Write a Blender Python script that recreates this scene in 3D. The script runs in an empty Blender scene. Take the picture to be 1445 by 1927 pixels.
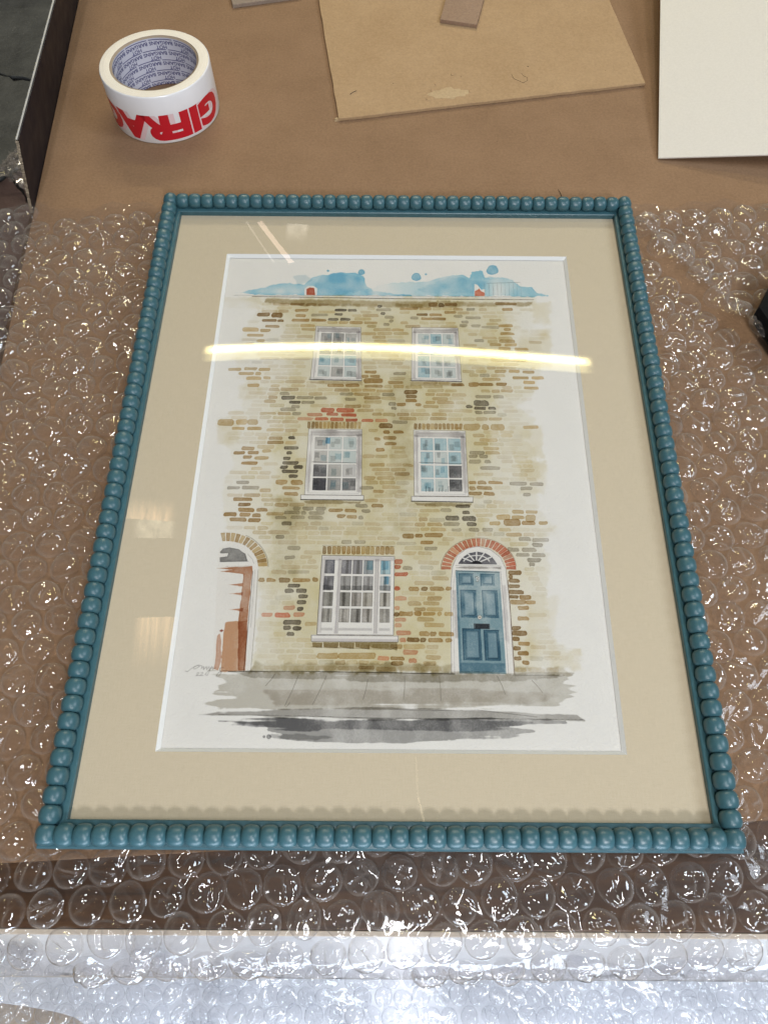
import bpy, bmesh, math, random
import numpy as np
from mathutils import Vector, Matrix

scene = bpy.context.scene
R = math.radians

# ------------------------------------------------------------------ camera, world, lamps, exposure
S = 0.0107                     # bead pitch of the frame in metres; everything was measured in pitches
ZB = 0.024                     # height of the bead centres above the board
RC = np.array([[0.9999694013645457, 0.00598904289549881, 0.005032663293719974],
               [0.0076184561677411855, -0.8916497107859231, -0.4526618521379942],
               [0.0017763615207179613, 0.4526863424277067, -0.891668054782256]])
CAM = np.array([0.00355394, -0.29307568, 0.5083975])
FPX, PPX, PPY = 1465.889, 722.5 + 31.139, 963.5 + 0.346

def ray(u, v):
    return RC.T @ np.array([(u - PPX) / FPX, (v - PPY) / FPX, 1.0])

def at(u, v, z=0.0):
    """where the sight line through a photo pixel meets the level z"""
    d = ray(u, v)
    return Vector(CAM + d * ((z - CAM[2]) / d[2]))

def at_plane(u, v, p0, n):
    d = ray(u, v); p0 = np.array(p0); n = np.array(n)
    return Vector(CAM + d * (((p0 - CAM) @ n) / (d @ n)))

cd = bpy.data.cameras.new('camera')
cam = bpy.data.objects.new('camera', cd)
scene.collection.objects.link(cam)
cd.sensor_fit = 'VERTICAL'
cd.sensor_height = 24.0
cd.lens = 24.0 * FPX / 1927.0
cd.shift_x = -31.139 / 1927.0
cd.shift_y = 0.346 / 1927.0
cd.clip_start, cd.clip_end = 0.01, 60.0
mw = Matrix.Identity(4)
for i in range(3):
    mw[i][0] = RC[0][i]; mw[i][1] = -RC[1][i]; mw[i][2] = -RC[2][i]; mw[i][3] = CAM[i]
cam.matrix_world = mw
scene.camera = cam

world = bpy.data.worlds.new('World')
scene.world = world
world.use_nodes = True
bg = world.node_tree.nodes['Background']
bg.inputs['Color'].default_value = (0.95, 0.89, 0.80, 1)
bg.inputs['Strength'].default_value = 0.12

def area(name, loc, aim, sx, sy, power, color, roll=0.0):
    ld = bpy.data.lights.new(name, 'AREA')
    ld.shape = 'RECTANGLE'; ld.size = sx; ld.size_y = sy
    ld.energy = power; ld.color = color
    o = bpy.data.objects.new(name, ld)
    scene.collection.objects.link(o)
    d = (Vector(aim) - Vector(loc)).normalized()
    q = d.to_track_quat('-Z', 'Y').to_matrix().to_4x4()
    o.matrix_world = Matrix.Translation(Vector(loc)) @ q @ Matrix.Rotation(roll, 4, 'Z')
    return o

ZG = 0.0172                    # level of the frame's glass
CEIL = 1.75                    # the lamps hang this high above the bench
def mirror(u, v, h=CEIL):
    """the point at height h whose reflection in the glass shows at that photo pixel"""
    d = ray(u, v); p = CAM + d * ((ZG - CAM[2]) / d[2])
    d = d * np.array([1, 1, -1])
    return Vector(p + d * ((h - ZG) / d[2]))

# fluorescent batten over the far side of the bench: its tube shows as the bright bar in the glass
def tube(name, pa, pb, width, power, color):
    m = (pa + pb) / 2; dx = pb - pa
    ld = bpy.data.lights.new(name, 'AREA'); ld.shape = 'RECTANGLE'
    ld.size = dx.length; ld.size_y = width; ld.energy = power; ld.color = color
    o = bpy.data.objects.new(name, ld); scene.collection.objects.link(o)
    x = dx.normalized(); z = Vector((0, 0, 1)); z = (z - x * z.dot(x)).normalized(); y = z.cross(x)
    mm = Matrix((x, y, z)).transposed().to_4x4(); mm.translation = m
    o.matrix_world = mm
    return o
t1 = tube('tube_or_fill_lamp', mirror(378, 672), mirror(1118, 688), 0.085, 16.0, (1.0, 0.88, 0.40))
t1.data.use_nodes = True                                     # round tube in a yellowed batten: bright core, dim far side, soft ends
nt = t1.data.node_tree; em = nt.nodes['Emission']; tc = nt.nodes.new('ShaderNodeTexCoord'); sp = nt.nodes.new('ShaderNodeSeparateXYZ')
cr = nt.nodes.new('ShaderNodeValToRGB'); e = cr.color_ramp.elements
prof = [(0.0, 0.0), (0.08, .16), (0.40, .24), (0.50, .85), (0.62, 1.45), (0.78, .95), (0.90, .12), (1.0, 0.0)]
while len(e) < len(prof): e.new(.5)
for i, (p_, v_) in enumerate(prof): e[i].position = p_; e[i].color = (v_, v_, v_, 1)
pg = nt.nodes.new('ShaderNodeMath'); pg.operation = 'PINGPONG'; pg.inputs[1].default_value = .5
er = nt.nodes.new('ShaderNodeMapRange'); er.interpolation_type = 'SMOOTHSTEP'
for i, v_ in ((1, 0.0), (2, 0.035), (3, 0.0), (4, 1.0)): er.inputs[i].default_value = v_
mu = nt.nodes.new('ShaderNodeMath'); mu.operation = 'MULTIPLY'
nt.links.new(tc.outputs['UV'], sp.inputs[0]); nt.links.new(sp.outputs[1], cr.inputs['Fac']); nt.links.new(sp.outputs[0], pg.inputs[0]); nt.links.new(pg.outputs[0], er.inputs[0])
nt.links.new(cr.outputs['Color'], mu.inputs[0]); nt.links.new(er.outputs[0], mu.inputs[1]); nt.links.new(mu.outputs[0], em.inputs['Strength'])
# added fill further back, making up the dimmed tube's light; reflects outside the glass
tube('tube_or_fill_lamp', mirror(378, 300), mirror(1118, 306), 0.06, 47.0, (1.0, 0.91, 0.70))
# a second tube right above the photographer, running away from the bench
tube('tube_or_fill_lamp', Vector((0.02, -0.38, CEIL + 0.1)), Vector((0.02, -1.4, CEIL + 0.1)), 0.07, 17.0, (0.93, 0.96, 1.0))
# daylight: a window to the right, an open door behind
area('window_daylight', (1.70, -0.20, 1.70), (0, 0, 0), 0.70, 0.70, 25.0, (0.78, 0.89, 1.0))
area('door_daylight', (0.45, -1.60, 1.40), (0, -0.1, 0), 0.22, 0.22, 24.0, (0.98, 0.97, 1.0))
# added low fill behind the camera, no known source: brightens the lower white board
area('low_fill', (0.1, -1.30, -0.10), (0, -0.38, -0.5), 0.9, 0.25, 15.0, (0.74, 0.86, 1.0))
# added lights standing in for lit timber and roof gaps, reflected in the glass
def reflected(name, px, radiance, color, grain=None, fade=False):
    a, b, c = (mirror(*p) for p in px)           # corner, end of one side, end of the other (the one it fades along)
    x = b - a; y0 = c - a; xn = x.normalized(); y = y0 - xn * y0.dot(xn)
    z = Vector((0, 0, 1)); yn = z.cross(xn); flip = yn.dot(y) < 0
    ld = bpy.data.lights.new(name, 'AREA'); ld.shape = 'RECTANGLE'; ld.size = x.length; ld.size_y = y.length
    ld.energy = radiance * math.pi * x.length * y.length; ld.color = color
    o = bpy.data.objects.new(name, ld); scene.collection.objects.link(o)
    mm = Matrix((xn, yn, z)).transposed().to_4x4(); mm.translation = a + x / 2 + y / 2
    o.matrix_world = mm
    if grain:
        ld.use_nodes = True
        nt = ld.node_tree; em = nt.nodes['Emission']
        nn = lambda t, **k: (lambda q: [setattr(q, i, j) for i, j in k.items()] and q or q)(nt.nodes.new(t))
        tc = nn('ShaderNodeTexCoord'); mp = nn('ShaderNodeMapping')
        mp.inputs['Scale'].default_value = (grain[0], grain[1], 1)
        nz = nn('ShaderNodeTexNoise'); nz.inputs['Scale'].default_value = 1.0; nz.inputs['Detail'].default_value = 4
        rp = nn('ShaderNodeMapRange')
        for i, v in ((1, .32), (2, .68), (3, .45), (4, 1.5)): rp.inputs[i].default_value = v
        sp = nn('ShaderNodeSeparateXYZ'); nt.links.new(tc.outputs['UV'], sp.inputs[0])
        fv = nn('ShaderNodeMapRange', interpolation_type='SMOOTHSTEP')
        for i, v in ((1, 1.0 if flip else 0.0), (2, 0.0 if flip else 1.0), (3, 1.0), (4, 0.0 if fade else 0.8)): fv.inputs[i].default_value = v
        nt.links.new(sp.outputs[1], fv.inputs[0])
        ab = nn('ShaderNodeMath', operation='PINGPONG'); ab.inputs[1].default_value = .5; nt.links.new(sp.outputs[0], ab.inputs[0])
        fu = nn('ShaderNodeMapRange', interpolation_type='SMOOTHSTEP')
        for i, v in ((1, 0.0), (2, 0.22), (3, 0.0), (4, 1.0)): fu.inputs[i].default_value = v
        nt.links.new(ab.outputs[0], fu.inputs[0])
        m1 = nn('ShaderNodeMath', operation='MULTIPLY'); m2 = nn('ShaderNodeMath', operation='MULTIPLY')
        nt.links.new(tc.outputs['UV'], mp.inputs['Vector']); nt.links.new(mp.outputs['Vector'], nz.inputs['Vector'])
        nt.links.new(nz.outputs['Fac'], rp.inputs[0])
        nt.links.new(rp.outputs[0], m1.inputs[0]); nt.links.new(fv.outputs[0], m1.inputs[1])
        nt.links.new(m1.outputs[0], m2.inputs[0]); nt.links.new(fu.outputs[0], m2.inputs[1])
        nt.links.new(m2.outputs[0], em.inputs['Strength'])
    return o
reflected('rafter_glow', [(228, 976), (338, 979), (232, 930)], 6.5, (1.0, 0.66, 0.38), (14, 0.8), True)
reflected('rafter_glow', [(255, 978), (340, 976), (252, 1012)], 4.6, (1.0, 0.90, 0.66), (4, 1.5))
reflected('rafter_glow', [(252, 1162), (340, 1159), (236, 1275)], 6.0, (1.0, 0.66, 0.36), (16, 0.5), True)
reflected('roof_light', [(481, 412), (541, 492), (493, 412)], 7.0, (1.0, 0.74, 0.58))
reflected('roof_light', [(459, 412), (510, 490), (463, 412)], 2.6, (1.0, 0.92, 0.84))
reflected('roof_light', [(535, 412), (582, 414), (550, 452)], 4.5, (1.0, 0.93, 0.80), (2, 2), True)
reflected('roof_light', [(797, 1552), (785, 1500), (801, 1552)], 3.0, (1.0, 0.85, 0.55))
reflected('roof_light', [(785, 1500), (781, 1425), (788, 1500)], 1.5, (1.0, 0.85, 0.55))

scene.view_settings.view_transform = 'Standard'
scene.view_settings.look = 'None'
scene.view_settings.gamma = 1.0
scene.view_settings.exposure = -0.12
scene.cycles.use_denoising = True
scene.cycles.use_adaptive_sampling = True
scene.cycles.adaptive_threshold = 0.03
scene.cycles.adaptive_min_samples = 16
scene.cycles.max_bounces = 8
scene.cycles.transparent_max_bounces = 14
scene.cycles.diffuse_bounces = 3
scene.cycles.glossy_bounces = 3
scene.cycles.caustics_reflective = False
scene.cycles.caustics_refractive = False
scene.cycles.sample_clamp_indirect = 6.0

# ------------------------------------------------------------------ helpers
COL = scene.collection
def link(o, parent=None):
    COL.objects.link(o)
    if parent is not None: o.parent = parent
    return o
def tag(o, label=None, cat=None, group=None, kind=None):
    if label: o['label'] = label
    if cat: o['category'] = cat
    if group: o['group'] = group
    if kind: o['kind'] = kind
    return o
def empty(name, loc=(0, 0, 0), label=None, cat=None, group=None):
    o = bpy.data.objects.new(name, None); o.location = loc; o.empty_display_size = 0.02
    link(o); return tag(o, label, cat, group)
def mesh_obj(name, verts, faces, mat=None, parent=None, smooth=False):
    me = bpy.data.meshes.new(name)
    me.from_pydata([tuple(v) for v in verts], [], [tuple(f) for f in faces])
    me.update()
    if smooth: me.polygons.foreach_set('use_smooth', [True] * len(me.polygons))
    if mat: me.materials.append(mat)
    return link(bpy.data.objects.new(name, me), parent)
def bm_obj(name, bm, mat=None, parent=None, smooth=False):
    me = bpy.data.meshes.new(name); bm.normal_update(); bm.to_mesh(me); bm.free()
    if smooth: me.polygons.foreach_set('use_smooth', [True] * len(me.polygons))
    if mat: me.materials.append(mat)
    return link(bpy.data.objects.new(name, me), parent)
def slab(name, top, thick, mat, parent=None, bevel=0.0006, wob=0.0, seed=0, seg=1):
    """a sheet with the given top outline (world points, any slope) and thickness"""
    rnd = random.Random(seed)
    pts = []
    n = len(top)
    for i in range(n):
        a, b = Vector(top[i]), Vector(top[(i + 1) % n])
        for k in range(seg):
            p = a.lerp(b, k / seg)
            if k and wob: p += Vector((rnd.gauss(0, wob), rnd.gauss(0, wob), 0))
            pts.append(p)
    bm = bmesh.new()
    up = [bm.verts.new(p) for p in pts]
    nrm = (Vector(top[1]) - Vector(top[0])).cross(Vector(top[2]) - Vector(top[0])).normalized()
    if nrm.z < 0: nrm = -nrm
    lo = [bm.verts.new(p - nrm * thick) for p in pts]
    bm.faces.new(up); bm.faces.new(lo[::-1])
    for i in range(len(pts)):
        j = (i + 1) % len(pts); bm.faces.new((up[i], lo[i], lo[j], up[j]))
    bmesh.ops.recalc_face_normals(bm, faces=bm.faces)
    if bevel:
        es = [e for e in bm.edges if abs((e.verts[0].co - e.verts[1].co).normalized().dot(nrm)) < 0.5]
        bmesh.ops.bevel(bm, geom=es, offset=bevel, segments=2, affect='EDGES', profile=0.6)
    return bm_obj(name, bm, mat, parent)

class N:
    """short hand for a material's nodes"""
    def __init__(s, name):
        s.m = bpy.data.materials.new(name); s.m.use_nodes = True
        s.t = s.m.node_tree; s.p = s.t.nodes['Principled BSDF']; s.out = s.t.nodes['Material Output']
    def n(s, typ, **kw):
        nd = s.t.nodes.new(typ)
        for k, v in kw.items():
            if k in nd.inputs: nd.inputs[k].default_value = v
            else: setattr(nd, k, v)
        return nd
    def l(s, a, b): s.t.links.new(a, b)
    def coord(s, which='Object', scale=(1, 1, 1), rot=(0, 0, 0)):
        tc = s.n('ShaderNodeTexCoord'); mp = s.n('ShaderNodeMapping')
        mp.inputs['Scale'].default_value = scale; mp.inputs['Rotation'].default_value = rot
        s.l(tc.outputs[which], mp.inputs['Vector']); return mp.outputs['Vector']
    def noise(s, vec, scale, detail=4, rough=0.5, **kw):
        nz = s.n('ShaderNodeTexNoise', Scale=scale, Detail=detail, Roughness=rough, **kw)
        s.l(vec, nz.inputs['Vector']); return nz.outputs['Fac']
    def ramp(s, fac, stops):
        r = s.n('ShaderNodeValToRGB'); e = r.color_ramp.elements
        while len(e) < len(stops): e.new(0.5)
        for i, (p, c) in enumerate(stops):
            e[i].position = p; e[i].color = (*c, 1) if len(c) == 3 else c
        s.l(fac, r.inputs['Fac']); return r.outputs['Color']
    def mix(s, fac, a, b, blend='MIX'):
        m = s.n('ShaderNodeMix', data_type='RGBA', blend_type=blend)
        for sock, v in ((0, fac), (6, a), (7, b)):
            if hasattr(v, 'is_output'): s.l(v, m.inputs[sock])
            else: m.inputs[sock].default_value = v if sock == 0 else (*v, 1)
        return m.outputs[2]
    def math(s, op, a, b=0.0):
        m = s.n('ShaderNodeMath', operation=op)
        for i, v in enumerate((a, b)):
            if hasattr(v, 'is_output'): s.l(v, m.inputs[i])
            else: m.inputs[i].default_value = v
        return m.outputs[0]
    def bump(s, h, strength, dist, into=None, nrm=None):
        b = s.n('ShaderNodeBump', Strength=strength, Distance=dist); s.l(h, b.inputs['Height'])
        if nrm is not None: s.l(nrm, b.inputs['Normal'])
        if into is not None: s.l(b.outputs[0], into)
        return b.outputs[0]
    def set(s, **kw):
        for k, v in kw.items():
            k = k.replace('_', ' ')
            if hasattr(v, 'is_output'): s.l(v, s.p.inputs[k])
            else: s.p.inputs[k].default_value = (*v, 1) if isinstance(v, tuple) and len(v) == 3 else v

# ------------------------------------------------------------------ materials
def board_material(name, dark, light, fleck, rough=0.85, scale=1.0):
    k = N(name); v = k.coord('Object')
    a = k.noise(v, 16 * scale, 9, 0.68); b = k.noise(v, 420 * scale, 3, 0.6)
    vf = k.coord('Object', (60, 900, 60), (0, 0, 0.35)); fz = k.noise(vf, 1.0, 3, 0.6)
    vg = k.coord('Object', (800, 70, 60), (0, 0, 0.2)); gz = k.noise(vg, 1.0, 3, 0.6)
    c = k.ramp(a, [(0.30, dark), (0.72, light)])
    c = k.mix(0.30, c, k.ramp(b, [(0.3, tuple(x * 0.72 for x in dark)), (0.7, tuple(min(1, x * 1.18) for x in light))]))
    fl = k.math('MULTIPLY', k.ramp(fz, [(0.62, (0, 0, 0)), (0.72, (1, 1, 1))]), 0.35)
    c = k.mix(fl, c, fleck)
    fl2 = k.math('MULTIPLY', k.ramp(gz, [(0.66, (0, 0, 0)), (0.74, (1, 1, 1))]), 0.3)
    c = k.mix(fl2, c, tuple(x * 0.6 for x in dark))
    sp = k.n('ShaderNodeTexVoronoi', Scale=130.0 * scale); k.l(v, sp.inputs['Vector'])
    spm = k.ramp(sp.outputs['Distance'], [(0.05, (1, 1, 1)), (0.10, (0, 0, 0))])
    pick = k.ramp(k.noise(v, 35, 2), [(0.60, (0, 0, 0)), (0.64, (0.55, 0.55, 0.55))])
    c = k.mix(k.mix(1.0, spm, pick, 'MULTIPLY'), c, tuple(x * 0.35 for x in dark))
    k.set(Base_Color=c, Roughness=rough, Specular_IOR_Level=0.25)
    k.bump(b, 0.25, 0.0006, k.p.inputs['Normal'])
    return k.m
M = {}
M['kraft'] = board_material('kraft_paper', (0.222, 0.134, 0.075), (0.290, 0.180, 0.105), (0.36, 0.23, 0.135))
M['greyboard'] = board_material('brown_board', (0.365, 0.240, 0.130), (0.435, 0.298, 0.172), (0.48, 0.34, 0.20))
M['mdf'] = board_material('mdf', (0.26, 0.17, 0.115), (0.34, 0.235, 0.165), (0.40, 0.29, 0.2))
M['mdf_grey'] = board_material('weathered_mdf', (0.24, 0.185, 0.145), (0.31, 0.25, 0.20), (0.4, 0.33, 0.27))
M['floor_card'] = board_material('floor_cardboard', (0.30, 0.22, 0.145), (0.40, 0.31, 0.21), (0.4, 0.3, 0.2))
M['board_core'] = board_material('torn_board_core', (0.42, 0.30, 0.17), (0.52, 0.39, 0.24), (0.5, 0.36, 0.22))

k = N('dark_wood'); v = k.coord('Object', (6, 60, 60))
a = k.noise(v, 1.6, 8, 0.65, Distortion=0.6)
c = k.ramp(a, [(0.25, (0.020, 0.008, 0.003)), (0.55, (0.070, 0.030, 0.009)), (0.8, (0.125, 0.060, 0.020))])
k.set(Base_Color=c, Roughness=0.42); k.bump(a, 0.2, 0.001, k.p.inputs['Normal']); M['dark_wood'] = k.m
k = N('edge_lipping'); k.set(Base_Color=(0.62, 0.55, 0.46), Roughness=0.5); M['lipping'] = k.m

k = N('teal_paint'); v = k.coord('Object'); a = k.noise(v, 160, 4); b = k.noise(v, 700, 2)
oi = k.n('ShaderNodeObjectInfo')
c = k.ramp(a, [(0.3, (0.038, 0.103, 0.126)), (0.7, (0.048, 0.127, 0.152))])
c = k.mix(k.math('MULTIPLY', oi.outputs['Random'], 0.35), c, (0.034, 0.100, 0.130))
k.set(Base_Color=c, Roughness=k.ramp(b, [(0.3, (0.30,) * 3), (0.7, (0.40,) * 3)]), Specular_IOR_Level=0.5)
vv = k.coord('Object', (1, 5, 1)); k.bump(k.noise(vv, 420, 3), 0.10, 0.0006, k.p.inputs['Normal']); M['teal'] = k.m

k = N('mat_linen')
v1 = k.coord('Object', (140, 1900, 1)); v2 = k.coord('Object', (1900, 140, 1))
w1 = k.noise(v1, 1, 3); w2 = k.noise(v2, 1, 3); w = k.math('ADD', w1, w2)
c = k.ramp(k.math('MULTIPLY', w, 0.5), [(0.35, (0.512, 0.434, 0.318)), (0.65, (0.562, 0.480, 0.358))])
k.set(Base_Color=c, Roughness=0.8, Specular_IOR_Level=0.2); k.bump(w, 0.15, 0.0002, k.p.inputs['Normal']); M['mat'] = k.m
k = N('mat_core'); k.set(Base_Color=(0.74, 0.74, 0.73), Roughness=0.7); M['core'] = k.m
k = N('cream_board'); v = k.coord('Object'); a = k.noise(v, 500, 3)
k.set(Base_Color=k.ramp(a, [(0.3, (0.64, 0.605, 0.545)), (0.7, (0.68, 0.645, 0.585))]), Roughness=0.75)
k.bump(a, 0.1, 0.0003, k.p.inputs['Normal']); M['cream'] = k.m

# glass of the frame: clear, its two faces mirror the lamps
def clear_film(name, rough, ior, tint, gloss_gain=1.0, bump=None, milk=0.0, milkcol=(0.92, 0.85, 0.79), rim=0.0, rim_pow=1.8):
    k = N(name); t = k.t; t.nodes.remove(k.p)
    tr = k.n('ShaderNodeBsdfTransparent'); tr.inputs['Color'].default_value = (*tint, 1)
    gl = k.n('ShaderNodeBsdfGlossy'); gl.inputs['Roughness'].default_value = rough
    fr = k.n('ShaderNodeFresnel')
    ge = k.n('ShaderNodeNewGeometry'); io = k.n('ShaderNodeMapRange')        # same reflectance from both sides of the thin film
    io.inputs[3].default_value = ior; io.inputs[4].default_value = 1.0 / ior
    k.l(ge.outputs['Backfacing'], io.inputs[0]); k.l(io.outputs[0], fr.inputs['IOR'])
    if bump: 
        nb = bump(k); k.l(nb, gl.inputs['Normal']); k.l(nb, fr.inputs['Normal'])
    f = k.math('MULTIPLY', fr.outputs[0], gloss_gain); f = k.math('MINIMUM', f, 1.0)
    base = tr.outputs[0]
    if milk:
        df = k.n('ShaderNodeBsdfDiffuse'); df.inputs['Color'].default_value = (*milkcol, 1)
        tl = k.n('ShaderNodeBsdfTranslucent'); tl.inputs['Color'].default_value = (*milkcol, 1)
        ad = k.n('ShaderNodeMixShader'); ad.inputs[0].default_value = 0.5
        k.l(df.outputs[0], ad.inputs[1]); k.l(tl.outputs[0], ad.inputs[2])
        mm = k.n('ShaderNodeMixShader'); mm.inputs[0].default_value = milk
        if rim:                                                        # plastic film scatters more where it is seen along its surface
            lw = k.n('ShaderNodeLayerWeight', Blend=0.5)
            k.l(k.math('ADD', milk, k.math('MULTIPLY', k.math('POWER', lw.outputs['Facing'], rim_pow), rim)), mm.inputs[0])
        k.l(base, mm.inputs[1]); k.l(ad.outputs[0], mm.inputs[2]); base = mm.outputs[0]
    mx = k.n('ShaderNodeMixShader'); k.l(f, mx.inputs[0]); k.l(base, mx.inputs[1]); k.l(gl.outputs[0], mx.inputs[2])
    k.l(mx.outputs[0], k.out.inputs['Surface'])
    return k.m
M['glass'] = clear_film('picture_glass', 0.012, 1.5, (0.985, 0.99, 0.985), 1.1)
def crinkle(k):
    oi = k.n('ShaderNodeObjectInfo'); v = k.coord('Object')
    ad = k.n('ShaderNodeVectorMath', operation='ADD'); k.l(v, ad.inputs[0])
    sc = k.n('ShaderNodeVectorMath', operation='SCALE'); sc.inputs[0].default_value = (3.1, 1.7, 2.3)
    k.l(oi.outputs['Random'], sc.inputs['Scale']); k.l(sc.outputs[0], ad.inputs[1])
    vv = ad.outputs[0]
    n1 = k.n('ShaderNodeTexNoise', Scale=62.0, Detail=1.2, noise_type='RIDGED_MULTIFRACTAL', Distortion=0.4); k.l(vv, n1.inputs['Vector'])
    vo = k.n('ShaderNodeTexVoronoi', Scale=240.0, feature='F1'); k.l(vv, vo.inputs['Vector'])
    h = k.math('ADD', k.math('MULTIPLY', n1.outputs['Fac'], 0.5), k.math('MULTIPLY', vo.outputs['Distance'], 0.12))
    return k.bump(h, 0.9, 0.0036)
M['bubble'] = clear_film('bubble_film', 0.04, 1.55, (0.985, 0.975, 0.975), 1.9, crinkle, 0.008, rim=0.70)
def sheetbump(k):
    v = k.coord('Object')
    n1 = k.n('ShaderNodeTexNoise', Scale=60.0, Detail=2.0, noise_type='RIDGED_MULTIFRACTAL', Distortion=0.5); k.l(v, n1.inputs['Vector'])
    return k.bump(n1.outputs['Fac'], 0.8, 0.004)
M['film'] = clear_film('wrap_backing_film', 0.06, 1.5, (0.97, 0.96, 0.96), 1.0, sheetbump, 0.006, rim=0.5, rim_pow=2.8)
M['bubble_white'] = clear_film('piled_bubble_film', 0.08, 1.5, (0.96, 0.96, 0.97), 1.8, crinkle, 0.08, (0.92, 0.94, 0.98), rim=0.6)
M['film_white'] = clear_film('piled_backing_film', 0.10, 1.5, (0.95, 0.95, 0.97), 1.5, sheetbump, 0.12, (0.92, 0.94, 0.98), rim=0.6)
M['scrap'] = clear_film('scrap_film', 0.12, 1.5, (0.93, 0.93, 0.95), 2.0, sheetbump, 0.16)

def BOW(x, y):
    """slight twist of the glazing, metres: bends the reflected tube a little"""
    g = 0.0085 * math.cos(min(1.57, abs(x + 0.015) / 0.175 * 1.57)) * (1 - 1.3 * x)
    return g * (y - 0.094) * math.exp(-((y - 0.094) / 0.11) ** 2)

# ------------------------------------------------------------------ the watercolour, painted into a pixel buffer
ZP = 0.0126
PX0, PX1, PY0, PY1 = -0.148, 0.148, -0.212, 0.207
PPM = 3600.0
PW, PH = int((PX1 - PX0) * PPM), int((PY1 - PY0) * PPM)
rng = np.random.default_rng(7)

def vnoise(h, w, cell, seed):
    g = np.random.default_rng(seed).random((int(h / cell) + 3, int(w / cell) + 3))
    y = np.arange(h) / cell; x = np.arange(w) / cell
    yi = y.astype(int); xi = x.astype(int); fy = (y - yi)[:, None]; fx = (x - xi)[None, :]
    fy = fy * fy * (3 - 2 * fy); fx = fx * fx * (3 - 2 * fx)
    a = g[yi][:, xi]; b = g[yi][:, xi + 1]; c = g[yi + 1][:, xi]; d = g[yi + 1][:, xi + 1]
    return (a * (1 - fx) + b * fx) * (1 - fy) + (c * (1 - fx) + d * fx) * fy
NZ_BIG = 0.6 * vnoise(PH, PW, 70, 1) + 0.4 * vnoise(PH, PW, 26, 2)
NZ_MID = 0.6 * vnoise(PH, PW, 14, 3) + 0.4 * vnoise(PH, PW, 6, 4)
NZ_FINE = 0.5 * vnoise(PH, PW, 2.6, 5) + 0.5 * rng.random((PH, PW))
NZ_STREAK = vnoise(PH, PW // 12 + 2, 5, 8).repeat(12, 1)[:, :PW] * .6 + vnoise(PH, PW // 30 + 2, 11, 9).repeat(30, 1)[:, :PW] * .4
for _ in range(2): NZ_STREAK = (NZ_STREAK + np.roll(NZ_STREAK, 9, 1) + np.roll(NZ_STREAK, 18, 1) + np.roll(NZ_STREAK, 27, 1)) / 4
canvas = np.ones((PH, PW, 3))
busy = np.zeros((PH, PW), bool)

def pp(u, v):
    p = at(u, v, ZP)
    return ((p.x - PX0) * PPM, (PY1 - p.y) * PPM)
def window_of(P, pad):
    x0 = max(0, int(P[:, 0].min() - pad)); x1 = min(PW, int(P[:, 0].max() + pad) + 1)
    y0 = max(0, int(P[:, 1].min() - pad)); y1 = min(PH, int(P[:, 1].max() + pad) + 1)
    return x0, x1, y0, y1
def sdf(P, x0, x1, y0, y1, closed=True):
    X, Y = np.meshgrid(np.arange(x0, x1) + .5, np.arange(y0, y1) + .5)
    d = np.full(X.shape, 1e9); ins = np.zeros(X.shape, bool)
    n = len(P)
    for i in range(n if closed else n - 1):
        ax, ay = P[i]; bx, by = P[(i + 1) % n]
        ex, ey = bx - ax, by - ay
        t = np.clip(((X - ax) * ex + (Y - ay) * ey) / (ex * ex + ey * ey + 1e-9), 0, 1)
        d = np.minimum(d, (X - ax - t * ex) ** 2 + (Y - ay - t * ey) ** 2)
        if closed:
            cr = (ay > Y) != (by > Y)
            if abs(by - ay) > 1e-9: ins ^= cr & (X < ex * (Y - ay) / (by - ay) + ax)
    d = np.sqrt(d)
    return np.where(ins, d, -d) if closed else -d          # positive inside
def lay(win, alpha, col):
    x0, x1, y0, y1 = win
    c = np.array(col) / 255.0
    canvas[y0:y1, x0:x1] *= 1 - np.clip(alpha, 0, 1)[..., None] * (1 - c)
def wash(px, col, a=1.0, soft=1.2, edge=0.25, ew=2.0, rag=0.0, gran=0.25, bigvar=0.0, paper=False, fade=None, streak=0.0):
    P = np.array(px if paper else [pp(*q) for q in px], float)
    win = window_of(P, soft * 2 + rag * 2 + 2)
    x0, x1, y0, y1 = win
    if x1 <= x0 or y1 <= y0: return
    d = sdf(P, *win)
    if rag: d = d + rag * ((NZ_MID[y0:y1, x0:x1] - .5) * 1.3 + (NZ_BIG[y0:y1, x0:x1] - .5) * 1.5)
    if streak: d = d + streak * (NZ_STREAK[y0:y1, x0:x1] - .5) * 2
    m = np.clip(d / soft * .5 + .5, 0, 1); m = m * m * (3 - 2 * m)
    al = a * m * (1 + edge * np.exp(-(d / ew) ** 2) - edge * .4)
    al = al * (1 + gran * (NZ_FINE[y0:y1, x0:x1] - .5) * 1.6 + gran * (NZ_MID[y0:y1, x0:x1] - .5))
    if bigvar: al = al * np.clip(1 + bigvar * (NZ_BIG[y0:y1, x0:x1] - .5) * 3, 0, 2)
    if fade is not None:
        X, Y = np.meshgrid(np.arange(x0, x1), np.arange(y0, y1)); al = al * fade(X, Y)
    lay(win, al, col)
def blank(px, soft=1.0, a=1.0):
    P = np.array([pp(*q) for q in px], float); win = window_of(P, 4); x0, x1, y0, y1 = win
    m = np.clip(sdf(P, *win) / soft * .5 + .5, 0, 1)[..., None] * a
    canvas[y0:y1, x0:x1] = canvas[y0:y1, x0:x1] * (1 - m) + np.array([.985, .98, .975]) * m
    busy[y0:y1, x0:x1] |= m[..., 0] > .5
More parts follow.
